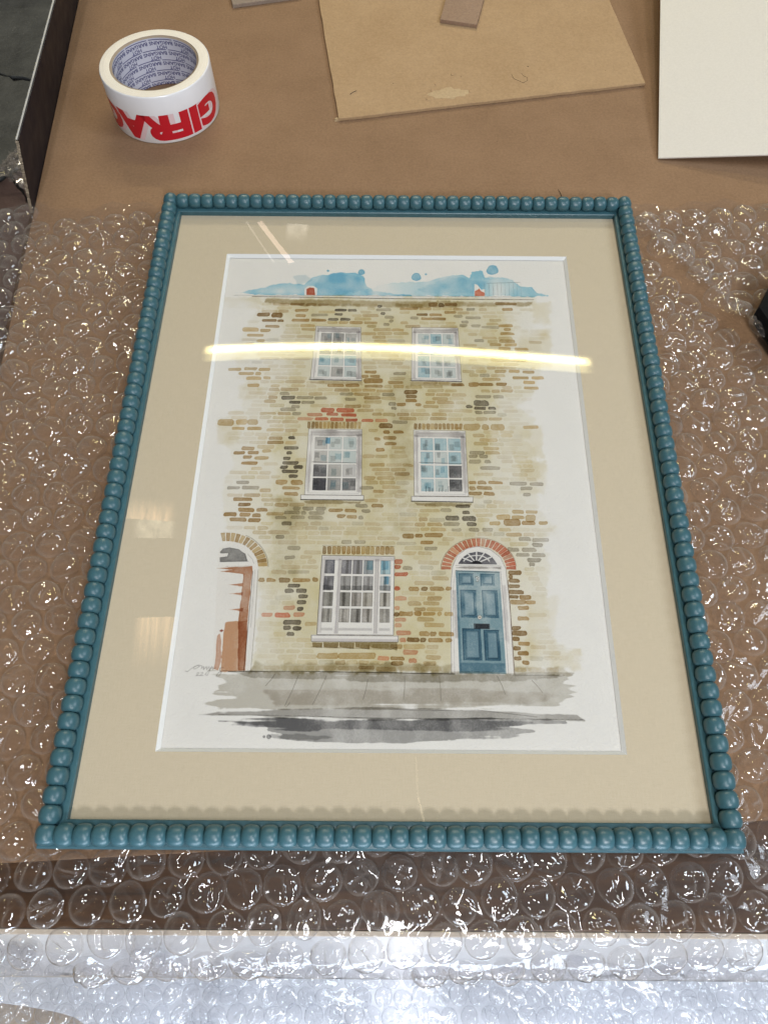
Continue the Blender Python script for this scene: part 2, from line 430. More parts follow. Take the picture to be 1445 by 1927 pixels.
def line(px, w, col=(70, 66, 64), a=0.8, dry=0.35, paper=False):
    P = np.array(px if paper else [pp(*q) for q in px], float); win = window_of(P, w + 3); x0, x1, y0, y1 = win
    if x1 <= x0 or y1 <= y0: return
    d = sdf(P, *win, closed=False) + w * .5
    m = np.clip(d + .5, 0, 1)
    m = m * np.clip(1 - dry * (NZ_FINE[y0:y1, x0:x1] * 1.6 - .3) - dry * (NZ_MID[y0:y1, x0:x1] - .4) * 1.5, 0, 1)
    lay(win, a * m, col)
PAL = dict(D=(104, 98, 94), G=(162, 156, 146), B=(180, 148, 102), C=(140, 110, 72), T=(204, 178, 132), R=(212, 118, 98), P=(230, 172, 154), L=(214, 198, 160))
def brick(u, v, w, h=None, key='B', a=0.9, paper=False, hmm=2.85):
    """one brush stroke; w and h in photo pixels"""
    if paper: cx, cy, W_ = u, v, w
    else:
        cx, cy = pp(u, v); e = pp(u + w / 2, v); f = pp(u - w / 2, v); W_ = e[0] - f[0]
    H_ = hmm * PPM / 1000 * rng.uniform(.88, 1.08)
    if h: H_ = abs(pp(u, v + h / 2)[1] - pp(u, v - h / 2)[1])
    j = lambda s: rng.normal(0, s)
    hw, hh = W_ / 2, H_ / 2; r = min(hh, hw) * .5
    sk = rng.choice([0, 0, .6, -.6]) * min(hh, hw * .5)
    P = [(-hw + j(.6), -hh + r + j(.5)), (-hw + r, -hh + j(.5)), (0, -hh + j(.6)), (hw - r + min(sk, 0), -hh + j(.5)), (hw + min(sk, 0) * .5 + j(.6), -hh + r),
         (hw - max(sk, 0) * .5 + j(.6), hh - r + j(.5)), (hw - r - max(sk, 0), hh + j(.5)), (0, hh + j(.6)), (-hw + r, hh + j(.5)), (-hw + j(.6), hh - r)]
    tl = rng.normal(0, .012)
    P = [(cx + x, cy + y + x * tl) for x, y in P]
    c = np.array(PAL[key], float) * rng.uniform(.94, 1.06)
    wash(P, np.clip(c, 0, 255), a * rng.uniform(.85, 1.1), soft=.9, edge=.42, ew=1.6, gran=.35, bigvar=.15, paper=True)
    x0, x1, y0, y1 = window_of(np.array(P), 1); busy[y0:y1, x0:x1] = True

# --- sky
wash([(445, 551), (468, 547), (480, 545), (515, 535), (545, 533), (572, 536), (588, 522), (600, 517), (617, 518), (640, 515), (668, 514), (682, 522), (690, 538), (705, 546), (740, 553), (772, 556), (772, 557), (590, 556), (500, 554)],
     (144, 206, 234), .72, soft=1.8, edge=.35, ew=4, rag=7, gran=.2, bigvar=.7)
wash([(690, 545), (720, 534), (760, 532), (800, 530), (835, 520), (850, 517), (872, 518), (883, 525), (888, 513), (905, 512), (912, 524), (935, 520), (965, 525), (975, 538), (1000, 541), (1010, 551), (1030, 556), (1028, 558), (900, 557), (690, 556)],
     (150, 208, 232), .72, soft=1.8, edge=.35, ew=4, rag=7, gran=.2, bigvar=.7,
     fade=lambda X, Y: np.clip((X - pp(690, 545)[0]) / 260, .25, 1))
wash([(600, 520), (640, 517), (670, 520), (690, 545), (640, 553), (590, 553)], (170, 210, 232), .3, soft=5, rag=8, bigvar=.4, edge=.2)
wash([(845, 520), (885, 528), (912, 530), (905, 552), (800, 552), (790, 545)], (160, 206, 228), .3, soft=5, rag=8, bigvar=.4, edge=.2)
wash([(552, 520), (575, 516), (588, 528), (560, 536)], (190, 215, 226), .5, soft=4, rag=5)
for (u, v, r) in ((680, 512, 6), (617, 509.5, 2), (783, 521, 9), (926, 508, 11), (801, 516, 2)):
    wash([(u + r * math.cos(t) * (1 + .1 * math.sin(3 * t)), v + .82 * r * math.sin(t)) for t in np.linspace(0, 6.283, 14)[:-1]], (128, 190, 220), .9, edge=.5, ew=2.5, rag=1.5, bigvar=.3)
blank([(573, 556), (573, 543), (580, 538), (590, 538), (597, 543), (596, 556)])
wash([(577, 555), (577, 544), (583, 541), (591, 542), (593, 555)], (186, 88, 62), .95, bigvar=.3)
blank([(892, 557), (892, 534), (898, 536), (905, 545), (912, 544), (912, 558)])
wash([(893, 557), (893, 548), (899, 545), (901, 543), (904, 548), (911, 551), (911, 557)], (214, 112, 82), .9)
line([(915, 533), (978, 531.5)], 1.2, a=.75)
for i, u in enumerate((911, 919, 927, 935, 942, 949, 957, 965, 972, 979)): line([(u, 533), (u + 1, 557)], 1.0, a=.7 - .05 * i, dry=.6)
blank([(470, 555), (740, 557), (1012, 560), (1005, 565), (740, 562), (480, 558)], 1.0)
line([(440, 555.5), (600, 556), (740, 557), (1004, 559)], 1.2, a=.7, dry=.5)
line([(475, 558), (560, 559), (740, 562), (912, 563.5), (1003, 564)], 2.4, (58, 54, 52), .9, .45)

# --- wall: the ragged yellow-olive wash, then courses of strokes
wallL = [(560, 430), (575, 505), (600, 470), (640, 448), (680, 440), (735, 462), (770, 455), (790, 408), (830, 430), (870, 438), (905, 420), (940, 418), (985, 432), (1005, 420), (1040, 482), (1100, 482), (1180, 478), (1265, 475)]
wallR = [(560, 1010), (590, 998), (610, 1005), (630, 1030), (660, 1018), (700, 1012), (735, 1012), (765, 975), (790, 1008), (830, 990), (880, 1012), (910, 1012), (960, 1015), (990, 1050), (1010, 1030), (1060, 1034), (1110, 1030), (1180, 1032), (1235, 1080), (1262, 1075)]
outline = [(u, v) for v, u in wallL] + [(u, v) for v, u in wallR[::-1]]
def side_fade(k0, k1):
    def f(X, Y):
        t = (Y - pp(700, 560)[1]) / (pp(700, 1262)[1] - pp(700, 560)[1])
        xl, xr = pp(500, 700)[0], pp(960, 700)[0]
        return np.clip((X - (xl - k0)) / k1, .30, 1) * np.clip(((xr + k0 * 1.3) - X) / k1, .26, 1) * np.clip(.85 + .25 * t, 0, 1.1)
    return f
wash(outline, (234, 228, 202), .82, soft=6, edge=.05, ew=3, rag=14, gran=.12, bigvar=.30, fade=side_fade(110, 220))
wash([(520, 565), (960, 570), (940, 700), (900, 960), (950, 1262), (500, 1262), (520, 900), (540, 700)], (232, 224, 190), .4, soft=26, edge=0, rag=30, bigvar=.5)
for (u0, u1, v0, v1, c, a) in ((735, 770, 700, 1010, (186, 178, 150), .6), (515, 560, 930, 1090, (182, 174, 146), .6), (540, 620, 940, 1000, (178, 170, 140), .5), (650, 720, 730, 1010, (206, 190, 140), .4), (760, 790, 830, 960, (190, 184, 160), .45), (870, 960, 990, 1060, (206, 200, 166), .4)):
    wash([(u0, v0), (u1, v0), (u1, v1), (u0, v1)], c, a * .36, soft=12, edge=0, rag=14, bigvar=.4)
wash([(503, 563), (745, 567), (1000, 570), (995, 575), (740, 579), (560, 574), (500, 568)], (172, 156, 120), .6, soft=4, edge=.1, rag=6, bigvar=.4)
for (u, v, w, h) in ((455, 570, 70, 22), (1018, 590, 32, 40), (1005, 655, 60, 70), (430, 815, 40, 40), (990, 830, 60, 60), (1030, 1000, 40, 24), (1020, 1180, 60, 120), (1062, 1240, 60, 36), (470, 735, 40, 30), (1000, 900, 50, 60)):
    wash([(u - w / 2, v - h / 2), (u + w / 2, v - h / 2), (u + w / 2, v + h / 2), (u - w / 2, v + h / 2)], (226, 214, 178), .30, soft=7, edge=.05, rag=10, bigvar=.8)

# --- openings left white
W_TL = [(595, 614), (679, 616), (680, 717), (584, 715)]
W_TR = [(775, 616), (861, 617), (868, 719), (774, 717)]
W_ML = [(581, 807), (681, 808), (680, 932), (573, 931)]
W_MR = [(778, 809), (875, 811), (881, 934), (779, 933)]
W_G = [(606, 1045), (742, 1047), (740, 1195), (596, 1194)]
DOOR = [(850, 1072), (952, 1072), (968, 1268), (855, 1267)]
for q in (W_TL, W_TR, W_ML, W_MR, W_G): blank(q)
blank([(848, 1268), (847, 1100), (850, 1068), (858, 1045), (878, 1031), (898, 1027), (922, 1033), (942, 1048), (951, 1070), (961, 1160), (968, 1268)])
blank([(400, 1262), (412, 1030), (440, 1017), (462, 1025), (482, 1048), (487, 1070), (481, 1170), (470, 1264)])
blank([(566, 931), (684, 932), (684, 941), (566, 940)]); blank([(774, 933), (890, 935), (889, 945), (774, 943)])
blank([(586, 1194), (749, 1196), (749, 1208), (586, 1207)])

# --- the strokes that stand out, where the photograph shows them: colour key, then (u, v, width[, height])
STROKES = {
 'D': [(641,583.6,22),(663,584,16),(637,591.5,14.5),(627,601,19),(649.5,601,19),(714.5,576.5,8.5),(720.5,590,8),(543,748.5,26,7),(555,757,21),(905.7,758.5,29,11),(882.7,765,12),(903,768,22),(925.6,768,15),
       (549.4,823.5,12),(548,843,27),(544.4,852,9),(540,862.6,15),(547,871,30),(534.5,879,15),(561.4,878.6,17),(545.7,887,30),(552,896,17),(870.8,952.6,27),(877,964.3,14),(850.4,974.8,25,9),(882.5,975.7,27,9),(887,986.2,19),
       (553,1102,24),(544.5,1111.5,17),(567,1111.5,21),(570.5,1122,17),(567,1133,17),(565.3,1145.6,12),(549.7,1170.7,33,9),(539.7,1181,14),(559,1182,16),(547.6,1192.8,14)],
 'G': [(722,583,28),(732,597,17),(736,604,9),(726.5,610.5,11),(574.5,748,32),(603.5,749,23),(579.5,757,25),(542.5,770,29),(556,765,15),(659.5,751,21),(779,598.5,15),(889.5,598,28),(885,582,16),(874.5,606,14),(871.5,613,15),(895,613,19),
       (900.7,641,18),(909,746.5,29),(937.3,747,20),(900.7,776,14),(920.6,776,23),(439.8,918,24),(472,917.4,32),(457,907.5,24),(558.9,956.8,14),(580,956.6,21),(604.2,957.3,19),(549.4,964.3,30),(571.3,964.8,10),(596.2,965.3,30),
       (528.7,973.8,21),(560.6,973,27),(594.3,973.5,29),(540,984.7,19),(680.7,951.6,23),(689,961.3,16),(679,973.8,10),(890,858.7,17),(909.4,858.7,16),(893.2,868.6,23),(917.4,868.6,12),(921.9,880.8,37),(974.7,910,33),(1008.6,911,25),
       (989,919,22),(990.4,930.7,14),(848.9,986.2,30),(858.3,997.2,18),(891.2,996.7,19),(916.9,996.7,20),(540,985,19),(527,1010,16),(553,1031,24),(545.4,1049,19),(652,1020,20),(677,1020,21),(766.5,1069,18),
       (987,1014,24),(1016,1016,32),(1011,1025.5,20),(965,1034,21),(995,1034.5,27),(983,1044,25),(1013,1044.4,26),(1004.6,1054,26),(1000,1062,11),(810.4,1032,24),(752,703,24),(690,918,26),(738,760,14),(741,768,10)],
 'B': [(512.5,614,27),(568,584,25),(566,594,19),(566,602.5,33),(599.5,602.5,28),(702,716.5,36,9),(705.5,708,19),(687,708,13),(697.5,700,23),(663.5,725,26),(632,725,31),(814,573,17,8),(848,573,23),(820,592.5,24),(803,599.5,22),(826,600,25),
       (951,571.5,40),(954,582,20),(891,723.6,20,8),(914,723.5,26),(943,723,21),(861,724,25),(773.6,753.5,21),(755,761,18),(787,761.5,12),(467,843.7,24),(450.5,852,21),(476.7,851.7,21),(466,860,17),(469.7,871.6,31),
       (530,907,22,9),(559,907.5,23,9),(547.4,918,32),(548.4,929,27),(457,939,36),(464,959.3,31,8),(493.6,959.3,22),(433.6,967.8,24),(461,968.3,20),(482.6,970,17),(448.5,977.7,32),(479,979,24),(631.6,960,26),(660,960.8,23),(642,971,16),(662,972.3,19),(710,951.8,21),
       (888.7,908,14),(906.4,908,16),(931.8,908,27),(888.7,918.7,13),(911.4,918,29),(894,928.7,25),(919.9,929,21),(963,983,32,13),(994,984,25),(492.6,1091,11),(510,1091.6,18),(567,1091.6,33),(593,1090.5,10),
       (767.6,1008.6,22,9),(787.6,1008,14),(764.3,1154.8,27,9),(786,1154.5,14),(748,1239,27),(747,1248,23),(778.4,1108,19),(974.5,1133,30),(998,1133.6,19),(987.4,1124,22),(984,1143.5,21),(984,1163.5,22),(985,1211,22),(984,1229,21),(988.5,1247,13),
       (815.8,1007,35),(803,1020.8,25),(822,1107.5,27),(843.6,1107.5,11),(798.6,1192.4,19,9),(815,1193,12),(839,1193,29),(819,1204.5,28),(843.6,1204.5,13),(750,813,20),(727,813,12),(710,826,12),(733,824,24),(735,835,22),(715,846,16)],
 'C': [(496.5,592,24,7),(521.5,593,21,9),(507,603,27),(528.5,603.5,12),(830,574,11,8),(794,592,21),(773,738,24,8),(773.6,746,20),(460,949.3,23),(535,1091.6,21,9),(776.8,1203.5,23,8),(796,1204.3,12),(745.7,1156,10),(968,1077.6,24,8),(960.6,1085,8),(967,1092.7,20),
       (967,1103,21),(971,1114,28),(966,1123,17),(971,1181.7,17),(976.7,1191.4,28,9),(970,1202,13),(972,1220,13),(973.5,1238.6,13),(726,801,26,9),(798.6,1108,13)],
 'T': [(472,620,31,8),(499.5,622,20),(481,631,31),(491,641,15),(442,695,24),(472,694,24),(498,695,22),(464,703,28),(486,703,11),(478,711.5,29),(502.5,711,14),(477,725,22),(951,613,26),(954,620,13),(954,628,27),(954,642,30),(932,648.6,22),(960.5,649,24),(949,656,22),(980.5,657,25),
       (941,699,22),(967,698.7,21),(993.6,700,22),(979,711,30),(1011.5,711,23),(995,719.6,22),(999,730,28),(425,795,30,12),(455,794,22,10),(476,794,20,10),(448.5,806,24),(479,806,27),(492.6,861.6,26),(887.5,804,32,12),(913,803.6,13,11),(935.6,804,26,11),(997.9,803.6,29),
       (974.2,963.3,22),(999.6,963.3,22),(946.8,973,26,10),(974,973.5,24),(997.9,975.5,20,14),(930.6,984.7,20),(1021.5,984.2,17),(616.5,1234,40,11),(807,1155,24),(826.5,1155,8),(843.6,1155,16),(672,1234,70,11)],
 'R': [(616.7,771.7,25,9),(650,772,33,8),(625.4,779.4,22),(656.5,781,29),(605.5,788,25),(634,789,25),(661.5,790.4,23),(691.4,791,22),(532,1157.3,29,9),(750,1057,15,9),(748,1067,12),(755,1080.6,25),(747,1107,10)],
 'P': [(592.5,780,29),(575,788,30),(717.8,791,24),(503,1156.5,21),(562.7,1156.5,21),(544.5,1143.5,22),(754,1126,23),(747,1144,9),(753,1166,21),(749,1176.4,13),(759,1190.7,27),(757.7,1204.3,12),(772,1227.6,29,9),(721,1238.7,22),(776,1243,16)],
}
for key, lst in STROKES.items():
    for b in lst: brick(b[0], b[1], b[2], b[3] if len(b) > 3 else None, key, {'D': .88, 'G': .70, 'R': .95, 'P': .85}.get(key, .88))
# soldier courses over the windows
for (u0, u1, v0, v1, n) in ((578, 680, 794, 806, 14), (778, 870, 797, 808, 12), (606, 742, 1028, 1043, 15)):
    for i in range(n):
        u = u0 + (u1 - u0) * (i + .5) / n; w = (u1 - u0) / n * .82
        brick(u, (v0 + v1) / 2 + (i - n / 2) * .05, w, (v1 - v0), 'C' if i < 2 else ('B' if rng.random() < .6 else 'T'), .85)
line([(607, 1027), (742, 1028)], 1.2, (90, 70, 45), .7); line([(578, 793), (681, 794)], 1.0, (110, 86, 54), .6)
# arches of strokes
def arch(cx, cy, rxo, ryo, rxi, ryi, a0, a1, n, keys):
    for i in range(n):
        t0 = a0 + (a1 - a0) * (i + .09) / n; t1 = a0 + (a1 - a0) * (i + .91) / n
        P = [(cx + rxi * math.cos(t0), cy - ryi * math.sin(t0)), (cx + rxo * math.cos(t0), cy - ryo * math.sin(t0)), (cx + rxo * math.cos(t1), cy - ryo * math.sin(t1)), (cx + rxi * math.cos(t1), cy - ryi * math.sin(t1))]
        wash(P, np.array(PAL[keys[i % len(keys)]]) * rng.uniform(.93, 1.05), .92, soft=1, edge=.35, rag=1, bigvar=.2)
        q = np.array([pp(*p) for p in P]); x0, x1, y0, y1 = window_of(q, 1); busy[y0:y1, x0:x1] = True
arch(900, 1071, 70, 58, 52, 43, -0.02, math.pi + .02, 23, 'RRRPRRR')
line([(900 + 71 * math.cos(t), 1071 - 59 * math.sin(t)) for t in np.linspace(math.pi, .1, 24)], 1.2, (90, 60, 50), .7)
arch(428, 1066, 75, 64, 58, 48, 0.0, 1.75, 13, 'TBTB')
line([(428 + 77 * math.cos(t), 1066 - 66 * math.sin(t)) for t in np.linspace(1.1, 0, 14)], 1.3, (70, 62, 50), .75)

# --- courses of paler strokes everywhere else on the wall
LP = np.array([pp(u, v) for v, u in wallL]); RP = np.array([pp(u, v) for v, u in wallR])
row = pp(700, 574)[1]; base_y = pp(700, 1262)[1]; ri = 0
while row < base_y:
    xl = np.interp(row, LP[:, 1], LP[:, 0]) + rng.normal(0, 10); xr = np.interp(row, RP[:, 1], RP[:, 0]) + rng.normal(0, 12)
    x = xl + rng.uniform(0, 20)
    while x < xr:
        w = rng.choice([7.5, 9.5, 12, 13.5]) * 3.6 * rng.uniform(.8, 1.15)
        cx, cy = x + w / 2, row + rng.normal(0, .6)
        x += w + rng.uniform(2.2, 4.2)
        if cx + w / 2 > xr: break
        ix0, ix1, iy = int(np.clip(cx - w / 2, 0, PW - 1)), int(np.clip(cx + w / 2, 0, PW - 1)), int(np.clip(cy, 0, PH - 1))
        seg = busy[iy - 3:iy + 4, ix0:ix1 + 1]
        if seg.size == 0 or seg.mean() > .05: continue
        t = min(cx - xl, xr - cx) / 130
        st = np.clip(.25 + .85 * min(t, 1), .2, 1) * np.clip((NZ_BIG[iy, min(int(cx), PW - 1)] - .20) * 2.2, .42, 1)
        if rng.random() < .04: continue
        key = rng.choice(['T', 'L', 'B', 'T', 'L', 'G'], p=[.30, .26, .20, .12, .08, .04])
        brick(cx, cy, w, None, key, st * .66, paper=True)
    row += 3.72 * 3.6; ri += 1

# --- windows
SKYB = (176, 208, 220); PALE = (210, 222, 224); GREY = (164, 164, 164); DARK = (112, 112, 116); MIDG = (190, 190, 188)
def q(c, s, t):
    a = np.array(c, float); return tuple((a[0] * (1 - s) + a[1] * s) * (1 - t) + (a[3] * (1 - s) + a[2] * s) * t)
def box(c, s0, t0, s1, t1): return [q(c, s0, t0), q(c, s1, t0), q(c, s1, t1), q(c, s0, t1)]
def pane(c, s0, t0, s1, t1, col, a=.9, extra=True):
    wash(box(c, s0, t0, s1, t1), col, a, soft=.9, edge=.3, ew=1.6, rag=.8, gran=.3, bigvar=.35)
    if extra:
        for k_ in range(2):
            ss = rng.uniform(s0, s1 - (s1 - s0) * .4); tt = rng.uniform(t0, t1 - (t1 - t0) * .5)
            wash(box(c, ss, tt, ss + (s1 - s0) * rng.uniform(.25, .45), tt + (t1 - t0) * rng.uniform(.4, .55)), rng.choice(np.array([SKYB, GREY, MIDG, PALE])), .55, soft=1.6, edge=.15, rag=2)
def sash(c, cols, s0=.12, s1=.91, t0=.11, t1=.94):
    n = len(cols[0]); m = len(cols)
    line(box(c, 0, 0, 1, 1) + [q(c, 0, 0)], 1.4, (96, 94, 96), .75, .25)
    line(box(c, .06, .05, .95, .97) + [q(c, .06, .05)], 1.0, (140, 138, 140), .6, .4)
    wash(box(c, .03, .02, .98, .10), (176, 172, 172), .6, soft=2, rag=3, bigvar=.8)
    wash(box(c, .91, .08, .985, .95), (190, 186, 188), .6, soft=2, rag=3, bigvar=.8)
    wash(box(c, .02, .08, .08, .95), (200, 196, 198), .5, soft=2, rag=3, bigvar=.8)
    for j in range(m):
        for i in range(n):
            a0 = s0 + (s1 - s0) * (i + .05) / n; a1 = s0 + (s1 - s0) * (i + .93) / n
            b0 = t0 + (t1 - t0) * (j + .06) / m; b1 = t0 + (t1 - t0) * (j + .93) / m
            pane(c, a0, b0, a1, b1, cols[j][i])
            line(box(c, a0, b0, a1, b1) + [q(c, a0, b0)], .8, (110, 110, 114), .45, .6)
sash(W_TL, [[GREY, GREY, MIDG], [GREY, MIDG, MIDG], [SKYB, PALE, SKYB], [PALE, MIDG, PALE]])
sash(W_TR, [[PALE, SKYB, PALE], [PALE, SKYB, PALE], [SKYB, PALE, PALE], [SKYB, PALE, PALE]])
sash(W_ML, [[MIDG, PALE, PALE], [MIDG, PALE, PALE], [DARK, MIDG, (214, 214, 216)], [(78, 78, 84), GREY, (120, 120, 122)]])
sash(W_MR, [[SKYB, SKYB, SKYB], [SKYB, PALE, SKYB], [SKYB, SKYB, DARK], [SKYB, PALE, (84, 86, 90)]])
wash(box(W_ML, .33, .13, .41, .22), (112, 176, 214), .9)
line([q(W_ML, .1, .50), q(W_ML, .9, .51)], 1.6, (80, 78, 80), .8); line([q(W_MR, .1, .49), q(W_MR, .9, .50)], 1.6, (80, 78, 80), .8)
for s in (.22, .27, .30, .34): line([q(W_MR, s, .93), q(W_MR, s, .80 + s * .25)], 2.2, (70, 72, 76), .8)
for s in (.46, .52, .58, .63): line([q(W_MR, s, .93), q(W_MR, s + .01, .82 + (s % .1))], 1.5, (80, 82, 86), .7)
for c in (W_TL, W_TR):
    line([q(c, -.02, .985), q(c, 1.0, .99)], 3.2, (60, 58, 62), .85, .4); line([q(c, -.03, .95), q(c, 1.01, .955)], 1.0, (110, 108, 112), .7)
    wash([q(c, 0, 1.02), q(c, 1, 1.02), q(c, 1, 1.07), q(c, 0, 1.07)], (190, 176, 150), .6, soft=3, rag=4)
for (s_, sh) in (([(566, 931), (684, 932), (684, 941), (566, 940)], [(570, 942), (680, 943), (676, 948), (574, 947)]), ([(774, 934), (890, 935), (889, 945), (774, 943)], [(780, 946), (888, 947), (884, 953), (785, 951)])):
    line(s_ + [s_[0]], 1.3, (84, 80, 80), .85, .3); line([s_[3], s_[2]], 3.0, (66, 62, 60), .85, .3)
    wash(sh, (176, 164, 138), .8, soft=2, rag=3)
# ground floor window: a narrow light, three wide, a narrow light
line(W_G + [W_G[0]], 1.6, (90, 88, 90), .85, .25)
wash(box(W_G, .01, .01, .99, .06), (200, 196, 198), .6, soft=2, rag=2); wash(box(W_G, .23, .04, .27, .98), (196, 192, 196), .6, soft=2, rag=2); wash(box(W_G, .74, .04, .79, .98), (200, 196, 198), .6, soft=2, rag=2)
wash(box(W_G, 0, .05, .06, .98), (206, 202, 204), .55, soft=2, rag=2)
for s in (.245, .27, .745, .775): line([q(W_G, s, .04), q(W_G, s, .98)], .9, (140, 138, 142), .6, .4)
GR = [(.05, .18), (.28, .41), (.435, .56), (.585, .71), (.815, .945)]
GC = [[(64, 66, 80), (128, 128, 136), (140, 140, 146), (150, 160, 168), (168, 206, 220)],
      [(96, 96, 104), (150, 150, 152), (160, 160, 162), (164, 164, 166), (206, 214, 220)],
      [(140, 138, 132), (128, 126, 120), (160, 156, 150), (176, 172, 164), (184, 180, 172)],
      [(160, 158, 152), (178, 174, 168), (132, 130, 126), (160, 156, 150), (160, 158, 152)]]
GC = [[tuple(min(255, int(c * .82 + 44)) for c in p) for p in r_] for r_ in GC]
for j in range(4):
    t0 = .055 + j * .205; t1 = t0 + .17
    for i, (s0, s1) in enumerate(GR):
        pane(W_G, s0, t0, s1, t1, GC[j][i], .92, False)
        for k_ in range(2 if j > 1 else 1):
            ss = s0 + (s1 - s0) * rng.uniform(0, .7); wash(box(W_G, ss, t0, ss + (s1 - s0) * .25, t1), rng.choice(np.array([(150, 148, 144), (176, 174, 172), (204, 202, 198)])), .6, soft=1.2, rag=1)
        if j == 1: wash(box(W_G, s0, t0 + .12, s1, t1), (120, 120, 120), .5, soft=1.2, rag=3)
        line(box(W_G, s0, t0, s1, t1) + [q(W_G, s0, t0)], .9, (70, 70, 74), .65, .5)
wash(box(W_G, .83, .06, .92, .17), (110, 176, 206), .6, soft=2, rag=2); wash(box(W_G, .87, .26, .92, .35), (96, 168, 204), .7, soft=2, rag=2); wash(box(W_G, .63, .06, .70, .17), (140, 200, 220), .6, soft=2, rag=2)
wash(box(W_G, .05, .915, .20, .945), (190, 188, 190), .6, soft=2); wash(box(W_G, .28, .915, .72, .945), (190, 188, 190), .6, soft=2); wash(box(W_G, .81, .915, .95, .945), (190, 188, 190), .6, soft=2)
sg = [(586, 1195), (749, 1197), (749, 1208), (586, 1207)]
line(sg + [sg[0]], 1.4, (90, 86, 90), .85, .3); wash([(588, 1201), (748, 1203), (748, 1207), (588, 1206)], (206, 200, 204), .7, soft=2)
for i, (u0, u1) in enumerate(((587, 607), (608, 637), (638, 667), (668, 696), (697, 747))): wash([(u0, 1208), (u1, 1208.5), (u1 - 1, 1219 + i), (u0 + 1, 1218)], (150, 134, 98) if i < 4 else (164, 152, 122), .85, soft=1.2, edge=.25, rag=2)
line([(586, 1217), (640, 1219), (735, 1222), (748, 1217)], 1.2, (100, 90, 64), .7)

# --- the blue door with its fanlight
DB = (134, 168, 182)
D = [(857, 1073), (939, 1075), (952, 1268), (864, 1267)]
wash(D, DB, 1.0, soft=1.0, edge=.25, ew=3, gran=.3, bigvar=.35)
for (s0, t0, s1, t1) in ((.07, .03, .40, .145), (.56, .03, .88, .145), (.09, .19, .44, .455), (.58, .19, .92, .455), (.10, .565, .50, .87), (.57, .575, .90, .87)):
    wash(box(D, s0, t0, s1, t1), (92, 136, 160), .75, soft=1.2, edge=.3, rag=1.2, bigvar=.5)
    g = .055
    blank(box(D, s0 + g * 1.5, t0 + g * .5, s1 - g, t1 - g * .5), 1.0, .75)
    wash(box(D, s0 + g * 1.5, t0 + g * .5, s1 - g, t1 - g * .5), (146, 180, 196), .95, soft=1, edge=.3, bigvar=.4)
    line([q(D, s0, t1), q(D, s0, t0), q(D, s1, t0)], 1.6, (52, 92, 120), .75, .3)
    line([q(D, s1 - g, t0 + .02), q(D, s1 - g, t1 - .02), q(D, s0 + g, t1 - .02)], 1.6, (56, 98, 126), .7, .35)
wash(box(D, .02, .90, .98, .985), (86, 136, 164), .5, soft=2, rag=3); wash(box(D, .0, .02, .05, .98), (90, 138, 164), .4, soft=2)
line([q(D, 0, .005), q(D, 1.0, .01)], 2.0, (56, 56, 62), .8, .6)
wash(box(D, .36, .515, .70, .563), (150, 146, 150), 1, soft=1); wash(box(D, .39, .52, .68, .56), (110, 106, 112), .9, soft=1); line(box(D, .36, .515, .70, .563) + [q(D, .36, .515)], 1.0, (60, 56, 60), .8)
blank([(902 + 4 * math.cos(t), 1161.5 + 4 * math.sin(t)) for t in np.linspace(0, 6.2, 12)]); line([(902 + 4 * math.cos(t), 1161.5 + 4 * math.sin(t)) for t in np.linspace(0, 6.2, 12)], 1.2, (80, 76, 70), .8); wash([(900, 1160), (904, 1160), (904, 1163), (900, 1163)], (170, 160, 140), .8)
blank([(895, 1085), (900, 1084), (902, 1087), (900, 1094), (896, 1094)], 1, .6); line([(893, 1086), (897, 1084.5), (900, 1087), (896.5, 1089.5), (900, 1091), (899, 1094.5), (895, 1094)], 1.1, (90, 86, 84), .8)
# frame
line([(849, 1268), (848, 1100), (851, 1066), (860, 1045), (878, 1032), (899, 1028), (922, 1034), (941, 1049), (951, 1070), (960, 1150), (968, 1268)], 1.3, (110, 104, 104), .7, .3)
line([(855, 1267), (851, 1120), (856, 1074)], 1.0, (130, 126, 130), .7, .4); line([(941, 1075), (949, 1160), (956, 1267)], 1.2, (130, 126, 130), .7, .4); line([(967, 1268), (958, 1130), (955, 1092)], 1.8, (110, 84, 66), .7, .3)
wash([(850, 1110), (858, 1110), (862, 1200), (857, 1200)], (190, 186, 190), .6, soft=3, rag=4); wash([(943, 1100), (952, 1100), (957, 1210), (949, 1200)], (206, 202, 206), .6, soft=3, rag=4)
wash([(856, 1066), (943, 1066), (942, 1071), (857, 1070)], (150, 146, 142), .75, soft=2, rag=3); line([(857, 1064), (942, 1065)], 1.0, (120, 116, 116), .7, .4)
F0 = (896, 1060)
wash([(862, 1060), (870, 1049), (882, 1041), (897, 1038), (913, 1041), (925, 1048), (934, 1060), (934, 1062), (862, 1061)], (74, 74, 84), .95, soft=1, bigvar=.25)
for t in (.62, 1.15, 1.57, 2.05, 2.55):
    L_ = [(F0[0] + 8 * math.cos(t), F0[1] - 5 * math.sin(t)), (F0[0] + 40 * math.cos(t), F0[1] - 24 * math.sin(t))]
    P0 = [pp(*L_[0]), pp(*L_[1])]; nx, ny = P0[1][1] - P0[0][1], P0[0][0] - P0[1][0]; ll = math.hypot(nx, ny); nx, ny = nx / ll * 1.7, ny / ll * 1.7
    for Pq in ([(P0[0][0] - nx, P0[0][1] - ny), (P0[1][0] - nx, P0[1][1] - ny), (P0[1][0] + nx, P0[1][1] + ny), (P0[0][0] + nx, P0[0][1] + ny)],):
        Pq = np.array(Pq); wn = window_of(Pq, 3); x0, x1, y0, y1 = wn; m = np.clip(sdf(Pq, *wn) + .5, 0, 1)[..., None]
        canvas[y0:y1, x0:x1] = canvas[y0:y1, x0:x1] * (1 - m) + .95 * m
